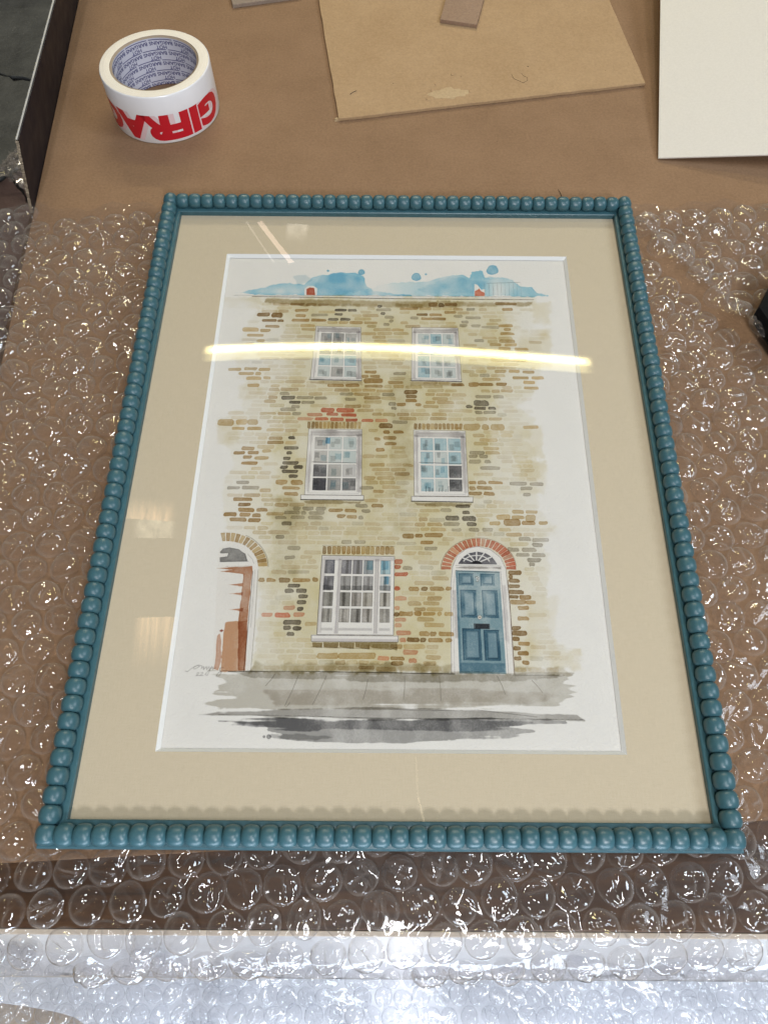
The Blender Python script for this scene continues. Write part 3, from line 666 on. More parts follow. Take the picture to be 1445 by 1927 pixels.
arcs = [[(F0[0] + 25 * math.cos(t) + dx, F0[1] - 15 * math.sin(t) + dy) for t in np.linspace(a0, a1, 8)] for (a0, a1, dx, dy) in ((.3, 1.5, 0, 0), (1.64, 2.85, 0, 0))]
for A_ in arcs:
    Pq = np.array([pp(*p) for p in A_]); wn = window_of(Pq, 4); x0, x1, y0, y1 = wn; m = np.clip(sdf(Pq, *wn, closed=False) + 1.9, 0, 1)[..., None]
    canvas[y0:y1, x0:x1] = canvas[y0:y1, x0:x1] * (1 - m) + .95 * m
wash([(884, 1060), (890, 1056), (897, 1055), (903, 1057), (907, 1061)], (50, 50, 56), .9)

# --- the neighbour's door at the left, half finished
wash([(414, 1039), (420, 1032), (433, 1030), (449, 1033), (462, 1042), (466, 1056), (414, 1057), (414, 1049), (428, 1047), (430, 1041), (416, 1041)], (128, 128, 128), .95, soft=1, edge=.3, rag=1, bigvar=.3)
BRN = (180, 124, 90)
wash([(408, 1069), (474, 1066), (475, 1075), (466, 1170), (462, 1262), (448, 1262), (449, 1170), (458, 1080), (416, 1075), (440, 1072)], BRN, .95, soft=1.2, edge=.35, rag=2, bigvar=.35)
for (v, u) in ((1100, 425), (1117, 428), (1147, 430)): wash([(u, v), (458, v - 3), (457, v + 4), (u + 12, v + 1)], (196, 140, 108), .9, soft=1.2, edge=.3, rag=1.5)
wash([(425, 1172), (466, 1168), (462, 1262), (415, 1264), (420, 1215)], (210, 164, 130), .9, soft=1.5, edge=.3, rag=3, bigvar=.6)
wash([(409, 1197), (413, 1193), (416, 1205), (416, 1245), (411, 1262), (403, 1258), (407, 1230)], (208, 160, 134), .85, soft=1.5, edge=.35, rag=2)
wash([(413, 1187), (417, 1184), (421, 1186), (417, 1189)], (150, 80, 66), .9)
line([(476, 1075), (468, 1170), (459, 1262)], 1.3, (70, 62, 58), .8, .3); line([(480, 1072), (472, 1180)], .9, (110, 104, 100), .7, .4); line([(486, 1072), (480, 1170), (472, 1263)], 1.4, (120, 110, 86), .6, .3)
line([(466, 1042), (475, 1052), (478, 1060)], .9, (120, 116, 110), .7, .4); line([(414, 1057), (468, 1056)], 1.1, (80, 78, 78), .7); line([(425, 1066), (474, 1065)], 1.1, (120, 80, 60), .7, .6)

# --- pavement, kerb, road
wash([(482, 1246), (850, 1250), (850, 1266), (470, 1264)], (176, 168, 146), .65, soft=4, edge=.1, rag=8, bigvar=.7)
wash([(968, 1255), (1060, 1254), (1075, 1270), (968, 1270)], (186, 176, 150), .5, soft=4, edge=.1, rag=8, bigvar=.7)
wash([(392, 1264), (600, 1263), (860, 1268), (1072, 1271), (1060, 1283), (1090, 1300), (1040, 1330), (900, 1332), (480, 1333), (380, 1326), (470, 1310), (392, 1303), (430, 1285)], (208, 205, 197), .95, soft=2, edge=.15, rag=3, gran=.3, bigvar=.35, streak=14)
wash([(430, 1264), (700, 1264), (1060, 1272), (1000, 1281), (720, 1283), (560, 1277), (480, 1276)], (184, 181, 173), .7, soft=2, edge=.3, rag=4, bigvar=.4, streak=3)
wash([(500, 1300), (900, 1296), (1060, 1305), (1000, 1325), (700, 1330), (520, 1326)], (206, 200, 192), .6, soft=5, edge=.2, rag=3, bigvar=.5, streak=10)
line([(430, 1263.5), (560, 1263), (700, 1265), (855, 1268)], 2.2, (66, 60, 52), .85, .4); line([(965, 1270), (1050, 1270.5)], 1.6, (90, 84, 76), .7, .5)
for (a_, b_) in (((518, 1268), (500, 1290)), ((562, 1270), (536, 1328)), ((614, 1272), (588, 1326)), ((692, 1278), (683, 1316)), ((761, 1272), (759, 1316)), ((826, 1273), (829, 1318)), ((935, 1272), (950, 1306)), ((1000, 1280), (1020, 1303)), ((545, 1322), (538, 1330))):
    line([a_, ((a_[0] + b_[0]) / 2 + 1, (a_[1] + b_[1]) / 2), b_], 1.3, (120, 116, 108), .7, .4)
wash([(375, 1345), (520, 1336), (700, 1331), (900, 1337), (1085, 1347), (1098, 1355), (900, 1352), (700, 1354), (480, 1347)], (172, 170, 166), .85, soft=2, edge=.2, rag=2, bigvar=.4, streak=6)
line([(700, 1333), (800, 1337), (900, 1336), (1010, 1349)], 1.3, (90, 88, 84), .7, .6)
line([(412, 1345), (520, 1346), (700, 1351), (900, 1352), (1095, 1354)], 1.5, (60, 58, 56), .8, .75)
wash([(412, 1358), (520, 1353), (720, 1355), (900, 1352), (1030, 1356), (1062, 1358), (960, 1366), (1004, 1377), (960, 1392), (880, 1390), (800, 1394), (760, 1402), (660, 1398), (560, 1392), (545, 1386), (505, 1375), (500, 1362)], (172, 172, 172), 1.0, soft=1.8, edge=.2, rag=3, gran=.3, bigvar=.4, streak=9)
wash([(425, 1359), (560, 1354), (720, 1357), (900, 1354), (1000, 1360), (940, 1372), (820, 1376), (700, 1372), (580, 1376), (505, 1368)], (150, 150, 154), .75, soft=2.4, edge=.15, rag=3, gran=.3, bigvar=.5, streak=9)
wash([(510, 1385), (560, 1383), (640, 1388), (560, 1391)], (186, 186, 186), .8, soft=2, rag=5)
for (u, v, r) in ((497, 1386, 2.5), (506, 1386, 4.5)): wash([(u + r * math.cos(t), v + r * math.sin(t)) for t in np.linspace(0, 6.2, 10)], (150, 150, 152), .9, edge=.4)
# pencilled signature and year
SG = [[(349, 1262), (353, 1264), (360, 1258), (372, 1252), (376, 1254), (366, 1259), (364, 1255), (374, 1251), (381, 1253), (379, 1258), (384, 1254), (383, 1260), (389, 1254), (389, 1260), (394, 1254), (394, 1260), (399, 1254)],
      [(399, 1254), (394, 1264), (390, 1271), (386, 1269), (394, 1261), (402, 1255), (400, 1260), (406, 1256)], [(421, 1256), (414, 1257), (414, 1262), (417, 1265), (412, 1272), (407, 1272), (412, 1265), (420, 1262), (428, 1262)],
      [(370, 1267), (374, 1265), (375, 1267), (369, 1271), (375, 1271)], [(378, 1266), (382, 1265), (382, 1267), (376, 1271), (383, 1271)]]
for s_ in SG: line(s_, 1.0, (96, 92, 90), .8, .3)
# paper tone and grain
canvas *= (0.985 + .02 * (NZ_BIG[..., None] - .5)) * (1 + .012 * (NZ_FINE[..., None] - .5))
canvas *= np.array([.840, .828, .812])

img = bpy.data.images.new('watercolour', PW, PH, alpha=False)
buf = np.ones((PH, PW, 4), np.float32); buf[..., :3] = np.clip(canvas, 0, 1)[::-1]
img.pixels.foreach_set(buf.ravel()); img.update(); img.pack()
k = N('watercolour_on_paper')
tx = k.n('ShaderNodeTexImage'); tx.image = img; tx.extension = 'EXTEND'
uv = k.n('ShaderNodeTexCoord'); k.l(uv.outputs['UV'], tx.inputs['Vector'])
g = k.noise(k.coord('Object'), 620, 3, 0.6)
k.set(Base_Color=tx.outputs['Color'], Roughness=0.9, Specular_IOR_Level=0.15)
k.bump(g, 0.5, 0.0006, k.p.inputs['Normal']); M['art'] = k.m

# ------------------------------------------------------------------ bench, boards under everything, floor
EDGE_Y = -0.305
def edge_x(y): return -0.3307 - 0.0663 * (y - 0.268)        # left edge of the bench
bench = empty('workbench', (0, 0, -0.03), 'dark stained wooden workbench under the brown board and bubble wrap', 'workbench')
def loc_to(o, p):                                            # keep world-space vertices under an offset parent
    o.matrix_parent_inverse = Matrix.Translation(-Vector(p.location)); return o
loc_to(slab('benchtop', [(edge_x(EDGE_Y) - .004, EDGE_Y, -.0035), (0.75, EDGE_Y, -.0035), (0.75, 1.1, -.0035), (edge_x(1.1) - .004, 1.1, -.0035)], 0.028, M['dark_wood'], bench, .001), bench)
loc_to(slab('edge_strip', [(edge_x(EDGE_Y) - .004, EDGE_Y - .0032, -.0040), (0.75, EDGE_Y - .0032, -.0040), (0.75, EDGE_Y - .0002, -.0040), (edge_x(EDGE_Y) - .004, EDGE_Y - .0002, -.0040)], 0.03, M['lipping'], bench, .0005), bench)
kl, kr = at(0, 1637), at(1445, 1550)
kraft = slab('kraft_board', [(edge_x(kl.y) + .001, kl.y, 0), (0.74, kl.y + (kr.y - kl.y) * (0.74 - kl.x) / (kr.x - kl.x), 0), (0.74, 1.08, 0), (edge_x(1.08) + .001, 1.08, 0)], 0.003, M['kraft'], None, .0005)
tag(kraft, 'large mid brown board covering the bench under the frame', 'board')

FZ = -0.75
k = N('slate'); v = k.coord('Object'); a = k.noise(v, 14, 8, .65); b = k.noise(v, 120, 4)
oi = k.n('ShaderNodeObjectInfo')
k.set(Base_Color=k.ramp(a, [(.3, (.040, .043, .045)), (.7, (.085, .090, .092))]), Roughness=.55); k.bump(k.math('ADD', a, k.math('MULTIPLY', b, .3)), .5, .01, k.p.inputs['Normal']); M['slate'] = k.m
k = N('red_slate'); v = k.coord('Object'); a = k.noise(v, 12, 8, .65)
k.set(Base_Color=k.ramp(a, [(.3, (.060, .036, .034)), (.7, (.105, .064, .060))]), Roughness=.6); k.bump(a, .5, .01, k.p.inputs['Normal']); M['red_slate'] = k.m
k = N('joint_dirt'); k.set(Base_Color=(.030, .027, .025), Roughness=.95); M['dirt'] = k.m
floor = mesh_obj('floor', [(-3, -2, FZ - .012), (2.5, -2, FZ - .012), (2.5, 5, FZ - .012), (-3, 5, FZ - .012)], [(0, 1, 2, 3)], M['dirt'])
tag(floor, kind='structure')
def fl(u, v): return at(u, v, FZ)
def paving(px, mat, seed):
    slab('paving_slab', [fl(*p) for p in px], .011, M[mat], floor, .004, .0035, seed, 6)
paving([(-260, -200), (170, -210), (150, 152), (62, 150), (0, 137), (-240, 120)], 'slate', 1)
paving([(-240, 123), (0, 140), (60, 153), (150, 155), (150, 330), (58, 300), (20, 325), (-10, 340), (-260, 420)], 'slate', 2)
paving([(-260, 426), (-8, 343), (20, 333), (58, 384), (110, 500), (90, 700), (-300, 760)], 'red_slate', 3)
paving([(24, 328), (58, 304), (150, 334), (150, 520), (112, 488), (62, 384)], 'red_slate', 4)
# lower white board in front of the bench, the cardboard below it
LZ = -0.50
k = N('white_laminate'); v = k.coord('Object'); a = k.noise(v, 5, 3)
k.set(Base_Color=(.84, .86, .89), Roughness=k.ramp(a, [(.3, (.16,) * 3), (.7, (.26,) * 3)]), Specular_IOR_Level=.6); M['white'] = k.m
def lo(u, v): return at(u, v, LZ)
pts = [lo(-60, 1870), lo(0, 1888), lo(40, 1893), lo(75, 1899), (lo(110, 1906)), lo(140, 1915), lo(165, 1932), lo(240, 1990), lo(1500, 2010)]
wb = slab('white_board', [*pts, Vector((pts[-1].x + .03, -.10, LZ)), Vector((pts[0].x, -.10, LZ))], .012, M['white'], None, .0015)
tag(wb, 'glossy white board on the lower level in front of the bench edge', 'board')
fc = slab('floor_cardboard', [lo(-300, 1800) - Vector((0, 0, .02)), lo(-300, 2200) - Vector((0, 0, .02)), lo(500, 2200) - Vector((0, 0, .02)), lo(500, 1800) - Vector((0, 0, .02))], .004, M['floor_card'], None, .0006)
tag(fc, 'beige cardboard sheet peeking out at the bottom left corner', 'cardboard')

# ------------------------------------------------------------------ picture frame
AX, BY = 18.5 * S, 24 * S
fr = empty('picture_frame', (0, 0, 0), 'teal bobbin picture frame with cream mount and a watercolour of a brick house', 'picture frame')
PROF = [(-.0068, .0085), (-.0070, .0165), (-.0062, .0188), (-.0030, .0196), (.0045, .0196), (.0060, .0198), (.0082, .0198), (.0088, .0192), (.0088, .0085)]
def rail(a, b, inward):
    a, b, inward = Vector(a), Vector(b), Vector(inward); d = (b - a).normalized()
    V = []; n = len(PROF)
    for (p, sgn) in ((a, 1), (b, -1)):
        for u, z in PROF: q_ = p + inward * u + d * (u * sgn); V.append((q_.x, q_.y, z))
    F = [(i, (i + 1) % n, n + (i + 1) % n, n + i) for i in range(n)] + [tuple(range(n)), tuple(range(2 * n - 1, n - 1, -1))]
    o = mesh_obj('rail', V, F, M['teal'], fr)
    bm = bmesh.new(); bm.from_mesh(o.data); bmesh.ops.recalc_face_normals(bm, faces=bm.faces); bm.to_mesh(o.data); bm.free()
rail((-AX, BY, 0), (AX, BY, 0), (0, -1, 0)); rail((AX, -BY, 0), (-AX, -BY, 0), (0, 1, 0))
rail((-AX, -BY, 0), (-AX, BY, 0), (1, 0, 0)); rail((AX, BY, 0), (AX, -BY, 0), (-1, 0, 0))
def bead_mesh(name, along, across, up, seed):
    """a turned bead: fat barrel, flattened where it meets its neighbours"""
    rnd = random.Random(seed); V = []; F = []; nr, ns = 12, 24
    for i in range(nr + 1):
        t = -1 + 2 * i / nr; xx = math.copysign(abs(t) ** .85, t)
        r = max(0.0, (1 - abs(xx) ** 2.5)) ** .5
        r = .44 + .56 * r
        for j in range(ns):
            an = 2 * math.pi * j / ns
            V.append((along * xx, across * r * math.cos(an), up * r * math.sin(an)))
    for i in range(nr):
        for j in range(ns):
            F.append((i * ns + j, i * ns + (j + 1) % ns, (i + 1) * ns + (j + 1) % ns, (i + 1) * ns + j))
    F.append(tuple(range(ns))[::-1]); F.append(tuple(nr * ns + j for j in range(ns)))
    me = bpy.data.meshes.new(name); me.from_pydata(V, [], F); me.update()
    me.polygons.foreach_set('use_smooth', [True] * len(me.polygons)); me.materials.append(M['teal'])
    return me
BEADS = [bead_mesh('bead', S * .515, .00640, .0063, i) for i in range(1)]
CORNER = bead_mesh('corner_bead', S * .53, .0062, .0064, 9)
rnd = random.Random(3)
def put_bead(me, x, y, rz):
    o = bpy.data.objects.new('bead', me); o.location = (x, y, ZB - .0008 + rnd.gauss(0, .00012))
    o.rotation_euler = (rnd.gauss(0, .03), rnd.gauss(0, .012), rz + rnd.gauss(0, .02)); o.scale = (1, 1 + rnd.gauss(0, .012), 1 + rnd.gauss(0, .012))
    link(o, fr)
for i in range(1, 37):
    for sy in (1, -1): put_bead(BEADS[0], -AX + i * S, sy * BY, 0)
for i in range(1, 48):
    for sx in (1, -1): put_bead(BEADS[0], sx * AX, -BY + i * S, math.pi / 2)
for sx in (1, -1):
    for sy in (1, -1): put_bead(CORNER, sx * AX, sy * BY, math.pi / 2)
# mount with its bevelled opening
ML, MR, MT, MB = (-18.5 + 5.084) * S, (18.5 - 5.115) * S, (24 - 5.134) * S, (-24 + 4.621) * S
OX, OY = AX - .0070, BY - .0070; MZ = .0152; BV = .0024
V = [(-OX, -OY, MZ), (OX, -OY, MZ), (OX, OY, MZ), (-OX, OY, MZ), (ML - BV / 2, MB - BV / 2, MZ), (MR + BV / 2, MB - BV / 2, MZ), (MR + BV / 2, MT + BV / 2, MZ), (ML - BV / 2, MT + BV / 2, MZ)]
mount = mesh_obj('mount', V, [(0, 1, 5, 4), (1, 2, 6, 5), (2, 3, 7, 6), (3, 0, 4, 7)], M['mat'], fr)
V2 = V[4:] + [(ML + BV / 2, MB + BV / 2, ZP + .0003), (MR - BV / 2, MB + BV / 2, ZP + .0003), (MR - BV / 2, MT - BV / 2, ZP + .0003), (ML + BV / 2, MT - BV / 2, ZP + .0003)]
mesh_obj('bevel', V2, [(0, 1, 5, 4), (1, 2, 6, 5), (2, 3, 7, 6), (3, 0, 4, 7)], M['core'], mount)
# painted paper
me = bpy.data.meshes.new('painting'); me.from_pydata([(PX0, PY0, ZP), (PX1, PY0, ZP), (PX1, PY1, ZP), (PX0, PY1, ZP)], [], [(0, 1, 2, 3)])
uvl = me.uv_layers.new(name='UVMap')
for i, c_ in enumerate(((0, 0), (1, 0), (1, 1), (0, 1))): uvl.data[i].uv = c_
me.materials.append(M['art']); art = link(bpy.data.objects.new('painting', me), fr)
art['label'] = 'watercolour of a three storey yellow brick house with a blue door'
# glazing, very slightly bowed
GN = 48; V = []; F = []
for j in range(GN + 1):
    for i in range(GN + 1):
        x = -OX + 2 * OX * i / GN; y = -OY + 2 * OY * j / GN
        V.append((x, y, ZG + BOW(x, y)))
for j in range(GN):
    for i in range(GN): a0 = j * (GN + 1) + i; F.append((a0, a0 + 1, a0 + GN + 2, a0 + GN + 1))
mesh_obj('glass', V, F, M['glass'], fr, True)
bk = slab('backing_board', [(-OX, -OY, ZP - .0006), (OX, -OY, ZP - .0006), (OX, OY, ZP - .0006), (-OX, OY, ZP - .0006)], .0030, M['mdf'], fr, 0)

# ------------------------------------------------------------------ bubble wrap
def mkbubble(seed, r=.0107, flat=False, mat='bubble'):
    rd = np.random.default_rng(seed); ns = 30
    fr_ = [1.04, 1.0, .985, .95, .89, .81, .71, .60, .48, .35, .22, .10]
    h = rd.uniform(.0042, .0066); ph = rd.uniform(0, 6.28, 3)
    folds = [(rd.uniform(0, 3.14), rd.uniform(-.6, .6), rd.uniform(.12, .30), rd.uniform(.0008, .0026)) for _ in range(rd.integers(3, 7))]
    tilt = rd.normal(0, .12, 2)
    V = []
    def zz(x, y, f):
        z = h * max(0, 1 - f ** 3.2) ** .55
        for (an, b_, w, d_) in folds:
            t = abs(math.cos(an) * x + math.sin(an) * y - b_); z -= d_ * max(0, 1 - t / w) * (1 - f ** 4)
        z += (tilt[0] * x + tilt[1] * y) * .004 * (1 - f ** 4)
        return max(z, .0002)
    for f in fr_:
        for j in range(ns):
            t = 2 * math.pi * j / ns; k_ = 1 + .035 * math.cos(2 * t + ph[0]) + .02 * math.cos(3 * t + ph[1]) + .008 * math.cos(7 * t + ph[2])
            x, y = f * k_ * math.cos(t), f * k_ * math.sin(t)
            z = .0 if f > 1.01 else zz(x, y, min(f, .999))
            V.append((x * r, y * r, z))
    V.append((0, 0, zz(0, 0, 0)))
    F = []
    for i in range(len(fr_) - 1):
        for j in range(ns): F.append((i * ns + j, i * ns + (j + 1) % ns, (i + 1) * ns + (j + 1) % ns, (i + 1) * ns + j))
    b0 = (len(fr_) - 1) * ns
    for j in range(ns): F.append((b0 + j, b0 + (j + 1) % ns, len(V) - 1))
    me = bpy.data.meshes.new('bubble'); me.from_pydata(V, [], F); me.update()
    me.polygons.foreach_set('use_smooth', [not flat] * len(me.polygons)); me.materials.append(M[mat])
    return me
BUB = [mkbubble(100 + i, flat=(i % 3 == 0)) for i in range(18)]
BUB2 = [mkbubble(200 + i, flat=(i % 2 == 0), mat='bubble_white') for i in range(10)]
def n2(x, y, s): return math.sin(x * s + 1.3 * math.sin(y * s * .7)) * math.cos(y * s * 1.1 + .8 * math.sin(x * s * .6))
RA, RB = at(1188, 415, .01), at(1470, 668, .01); RD = (RB - RA); RL = RD.length; RD /= RL
def ridge(x, y):
    p = Vector((x, y, RA.z)) - RA; t = p.dot(RD); d = abs(p.x * RD.y - p.y * RD.x)
    return (.013 if t > 0 else 0) * math.exp(-(d / .0085) ** 2) * (1 + .35 * n2(x, y, 120))
def wrap_pt(x, y):
    """the wrap lies on the bench, hangs over its left side and curls down over its front edge"""
    z = .0016 + .0010 * (n2(x, y, 55) + 1) + ridge(x, y)
    ex = edge_x(y) - .006
    if x < ex: z -= min((ex - x) ** 2 * 9, .05)
    if y < EDGE_Y + .004:
        s = EDGE_Y + .004 - y; rr = .030
        th = min(s / rr, 1.45)
        yy = EDGE_Y + .004 - rr * math.sin(th); zz_ = -rr * (1 - math.cos(th))
        if s / rr > 1.45: zz_ -= (s - 1.45 * rr)
        return Vector((x, yy, z + zz_))
    return Vector((x, y, z))
def top_y(x): return .272 + .012 * (x + .33) / .66 + .004 * math.sin(x * 70) + .003 * math.sin(x * 190 + 1)
def sheet(name, x0, x1, y0, y1, nx, ny, f, mat, parent):
    V = [f(x0 + (x1 - x0) * i / nx, y0 + (y1 - y0) * j / ny) for j in range(ny + 1) for i in range(nx + 1)]
    F = [(j * (nx + 1) + i, j * (nx + 1) + i + 1, (j + 1) * (nx + 1) + i + 1, (j + 1) * (nx + 1) + i) for j in range(ny) for i in range(nx)]
    return mesh_obj(name, V, F, mat, parent, True)
wrap = empty('bubble_wrap', (0, 0, 0), 'sheet of clear large bubble wrap lying under the teal picture frame', 'bubble wrap')
X0, X1, Y0 = -.40, .44, -.350
def wf(x, t):
    y = Y0 + (top_y(x) - Y0) * t; xx = x
    if x == X0: xx = x
    return wrap_pt(xx + .006 * math.sin(y * 60) * (x < -.33), y)
sheet('backing_film', X0, X1, 0, 1, 120, 100, wf, M['film'], wrap)
def in_view(p, pad=60):
    c_ = RC @ (np.array(p) - CAM); u, v = PPX + FPX * c_[0] / c_[2], PPY + FPX * c_[1] / c_[2]
    return -pad < u < 1445 + pad and -pad < v < 1927 + pad
def frame_at(f, x, y):
    p = f(x, y); dx = f(x + .003, y) - f(x - .003, y); dy = f(x, y + .003) - f(x, y - .003)
    dx.normalize(); n_ = dx.cross(dy).normalized(); dy = n_.cross(dx)
    m_ = Matrix((dx, dy, n_)).transposed().to_4x4(); m_.translation = p; return m_
rb = random.Random(11)
SP = .0226; ROT = .10
spots = []
for i in range(-60, 61):
    for j in range(-60, 61):
        gx = (i + .5 * (j % 2)) * SP; gy = j * SP * .866
        x = gx * math.cos(ROT) - gy * math.sin(ROT) + rb.gauss(0, .0007); y = gx * math.sin(ROT) + gy * math.cos(ROT) + rb.gauss(0, .0007)
        if x < X0 + .012 or x > X1 - .01 or y < EDGE_Y - .027 or y > top_y(x) - .008: continue
        if abs(x) < AX - .004 and abs(y) < BY - .004: continue
        p = wrap_pt(x, y)
        if in_view(p): spots.append(((Vector(CAM) - p).length, x, y))
spots.sort()
rest = bmesh.new()
for n_, (d_, x, y) in enumerate(spots):
    m_ = frame_at(wrap_pt, x, y) @ Matrix.Translation((0, 0, .0004)) @ Matrix.Rotation(rb.uniform(0, 6.28), 4, 'Z') @ Matrix.Diagonal((rb.uniform(.94, 1.05), rb.uniform(.94, 1.05), rb.uniform(.75, 1.2), 1))
    me = rb.choice(BUB)
    if n_ < 300:
        o = bpy.data.objects.new('bubble', me); o.matrix_world = m_; link(o, wrap)
    else:
        t_ = me.copy(); t_.transform(m_); rest.from_mesh(t_); bpy.data.meshes.remove(t_)
if len(spots) > 300:
    o = bm_obj('bubble_layer', rest, M['bubble'], wrap, True); o['kind'] = 'stuff'
print('bubbles', len(spots))
# the loose wrap piled on the lower white board
wrap2 = empty('bubble_wrap', (0, -.37, LZ), 'crumpled clear bubble wrap piled on the glossy white board at the bottom', 'bubble wrap')
def low_pt(x, y):
    z = LZ + .006 + .006 * (n2(x, y, 26) + 1) + .004 * n2(x + .3, y, 70) + .02 * max(0, n2(x * .5, y + .1, 14))
    return Vector((x, y, z))
def low_edge(x): return -.345 + .006 * math.sin(x * 40) + .03 * max(0, -x - .1)
def lf(x, t): y = -.47 + (low_edge(x) + .47) * t; return low_pt(x, y)
o = sheet('backing_film', -.52, .52, 0, 1, 110, 30, lf, M['film_white'], wrap2); loc_to(o, wrap2)
for i in range(-30, 31):
    for j in range(-26, -12):
        x = (i + .5 * (j % 2)) * SP * .92 + rb.gauss(0, .001); y = j * SP * .80 + rb.gauss(0, .001)
        if y > low_edge(x) - .008 or y < -.465: continue
        p = low_pt(x, y)
        u_ = RC @ (np.array(p) - CAM)
        if not in_view(p, 20): continue
        o = bpy.data.objects.new('bubble', rb.choice(BUB2))
        o.matrix_world = frame_at(low_pt, x, y) @ Matrix.Translation((0, 0, .0005)) @ Matrix.Rotation(rb.uniform(0, 6.28), 4, 'Z') @ Matrix.Diagonal((rb.uniform(.9, 1.1), rb.uniform(.8, 1.0), rb.uniform(.7, 1.3), 1))
        mwo = o.matrix_world.copy(); link(o, wrap2); o.matrix_parent_inverse = Matrix.Translation(-Vector(wrap2.location))

# ------------------------------------------------------------------ boards lying behind the frame
tz = .0036
b = [at(637, 223, tz), at(1214, 156, tz), None, None]
ld_ = (at(600, 0, tz) - b[0]).normalized(); rd_ = (at(1146, 0, tz) - b[1]).normalized()
b[3] = b[0] + ld_ * .32; b[2] = b[1] + rd_ * .30
bb = empty('brown_board', b[0], 'light brown offcut board with a torn patch on its front edge', 'board')
loc_to(slab('sheet', b, .0032, M['greyboard'], bb, .0005, .0002, 5, 24), bb)
def blob(name, u, v, z, rx, ry, h, mat, parent, seed, n=14, rot=0.0):
    rd = random.Random(seed); c_ = at(u, v, z); V = [(c_.x, c_.y, z + h)]; F = []
    for ring, (f, hh) in enumerate(((.55, .9), (1.0, 0.0))):
        for j in range(n):
            t = 2 * math.pi * j / n; k_ = f * rd.uniform(.72, 1.2); x, y = rx * k_ * math.cos(t), ry * k_ * math.sin(t)
            V.append((c_.x + x * math.cos(rot) - y * math.sin(rot), c_.y + x * math.sin(rot) + y * math.cos(rot), z + h * hh))
    for j in range(n):
        F.append((0, 1 + j, 1 + (j + 1) % n)); F.append((1 + j, 1 + n + j, 1 + n + (j + 1) % n, 1 + (j + 1) % n))
    return mesh_obj(name, V, F, M[mat], parent)
o = blob('torn_patch', 846, 176, tz + .0001, .020, .0085, .0003, 'board_core', bb, 4, 26, .12); loc_to(o, bb)
o['label'] = 'pale torn patch on the front edge'
for (u, v, r_, s_) in ((805, 186, .0022, 1), (812, 170, .0016, 2), (820, 158, .0014, 3), (850, 140, .0015, 4), (868, 143, .0010, 6), (884, 172, .0016, 7)):
    loc_to(blob('torn_flake', u, v, tz + .0002, r_, r_ * 1.6, .0005, 'greyboard', bb, s_, 8), bb)
def thread(name, px, z, r_, mat, parent=None):
    pts = [at(u, v, z) for u, v in px]; bm = bmesh.new(); prev = None
    for i, p in enumerate(pts):
        d = (pts[min(i + 1, len(pts) - 1)] - pts[max(i - 1, 0)]).normalized(); s_ = d.cross(Vector((0, 0, 1))).normalized()
        ringv = [bm.verts.new(p + s_ * (r_ * math.cos(t)) + Vector((0, 0, r_ + r_ * math.sin(t)))) for t in (0, 1.57, 3.14, 4.71)]
        if prev:
            for j in range(4): bm.faces.new((prev[j], prev[(j + 1) % 4], ringv[(j + 1) % 4], ringv[j]))
        prev = ringv
    bmesh.ops.recalc_face_normals(bm, faces=bm.faces)
    return bm_obj(name, bm, mat, parent)
k = N('dark_fibre'); k.set(Base_Color=(.05, .035, .025), Roughness=.8); M['fibre'] = k.m
loc_to(thread('nick', [(659, 178), (664, 174), (671, 171)], tz, .0003, M['fibre'], bb), bb)
loc_to(thread('scuff', [(962, 140), (966, 148), (975, 152), (984, 156), (992, 152), (992, 146), (985, 143), (980, 138)], tz, .00016, M['fibre'], bb), bb)
loc_to(blob('speck', 993, 125, tz, .0008, .0007, .0004, 'fibre', bb, 3, 7), bb); loc_to(blob('speck', 740, 157, tz, .0005, .0005, .0003, 'fibre', bb, 4, 7), bb)
tag(blob('crumb', 634, 226, 0, .0034, .0024, .0022, 'board_core', None, 1, 9), 'small crumb of board lying left of the brown board corner', 'crumb')
tag(blob('crumb', 650, 222, 0, .0038, .0026, .0030, 'board_core', None, 2, 9), 'crushed crumb of board right at the brown board corner', 'crumb')
tag(thread('fibre', [(1050, 357), (1054, 364), (1057, 372)], .0002, .00025, M['fibre']), 'short dark fibre on the brown board just behind the frame', 'fibre')
z2 = tz + .0042
s0, s1 = at(828, 36, z2), at(897, 46, z2); dl = (at(838, 0, z2) - s0).normalized()
tag(slab('mdf_strip', [s0, s1, s1 + dl * .16 + Vector((.003, 0, 0)), s0 + dl * .16], .0040, M['mdf'], None, .0004), 'small narrow fibreboard strip lying on the light brown board', 'strip')
t0 = at(438, 9, .004); t1 = at(524, -3, .004); dd = (t1 - t0).normalized(); nn = Vector((-dd.y, dd.x, 0))
tag(slab('mdf_strip', [t0, t0 + dd * .075, t0 + dd * .075 + nn * .06, t0 + nn * .06], .0040, M['mdf_grey'], None, .0005), 'greyish fibreboard strip at the top edge left of the brown board', 'strip')
# cream board, its lower left corner down, the rest propped up
P0 = at(1238, 297, .0030); nrm = Vector((-.16, -.10, 1)).normalized()
c0 = P0; cl = at_plane(1242, 0, P0, nrm); cr = at_plane(1445, 291, P0, nrm)
dl, dr = (cl - c0), (cr - c0)
tag(slab('cream_board', [c0, c0 + dr * 2.6, c0 + dr * 2.6 + dl * 1.5, c0 + dl * 1.5], .0016, M['cream'], None, .0003), 'plain cream mount board propped up at the upper right', 'mount board')

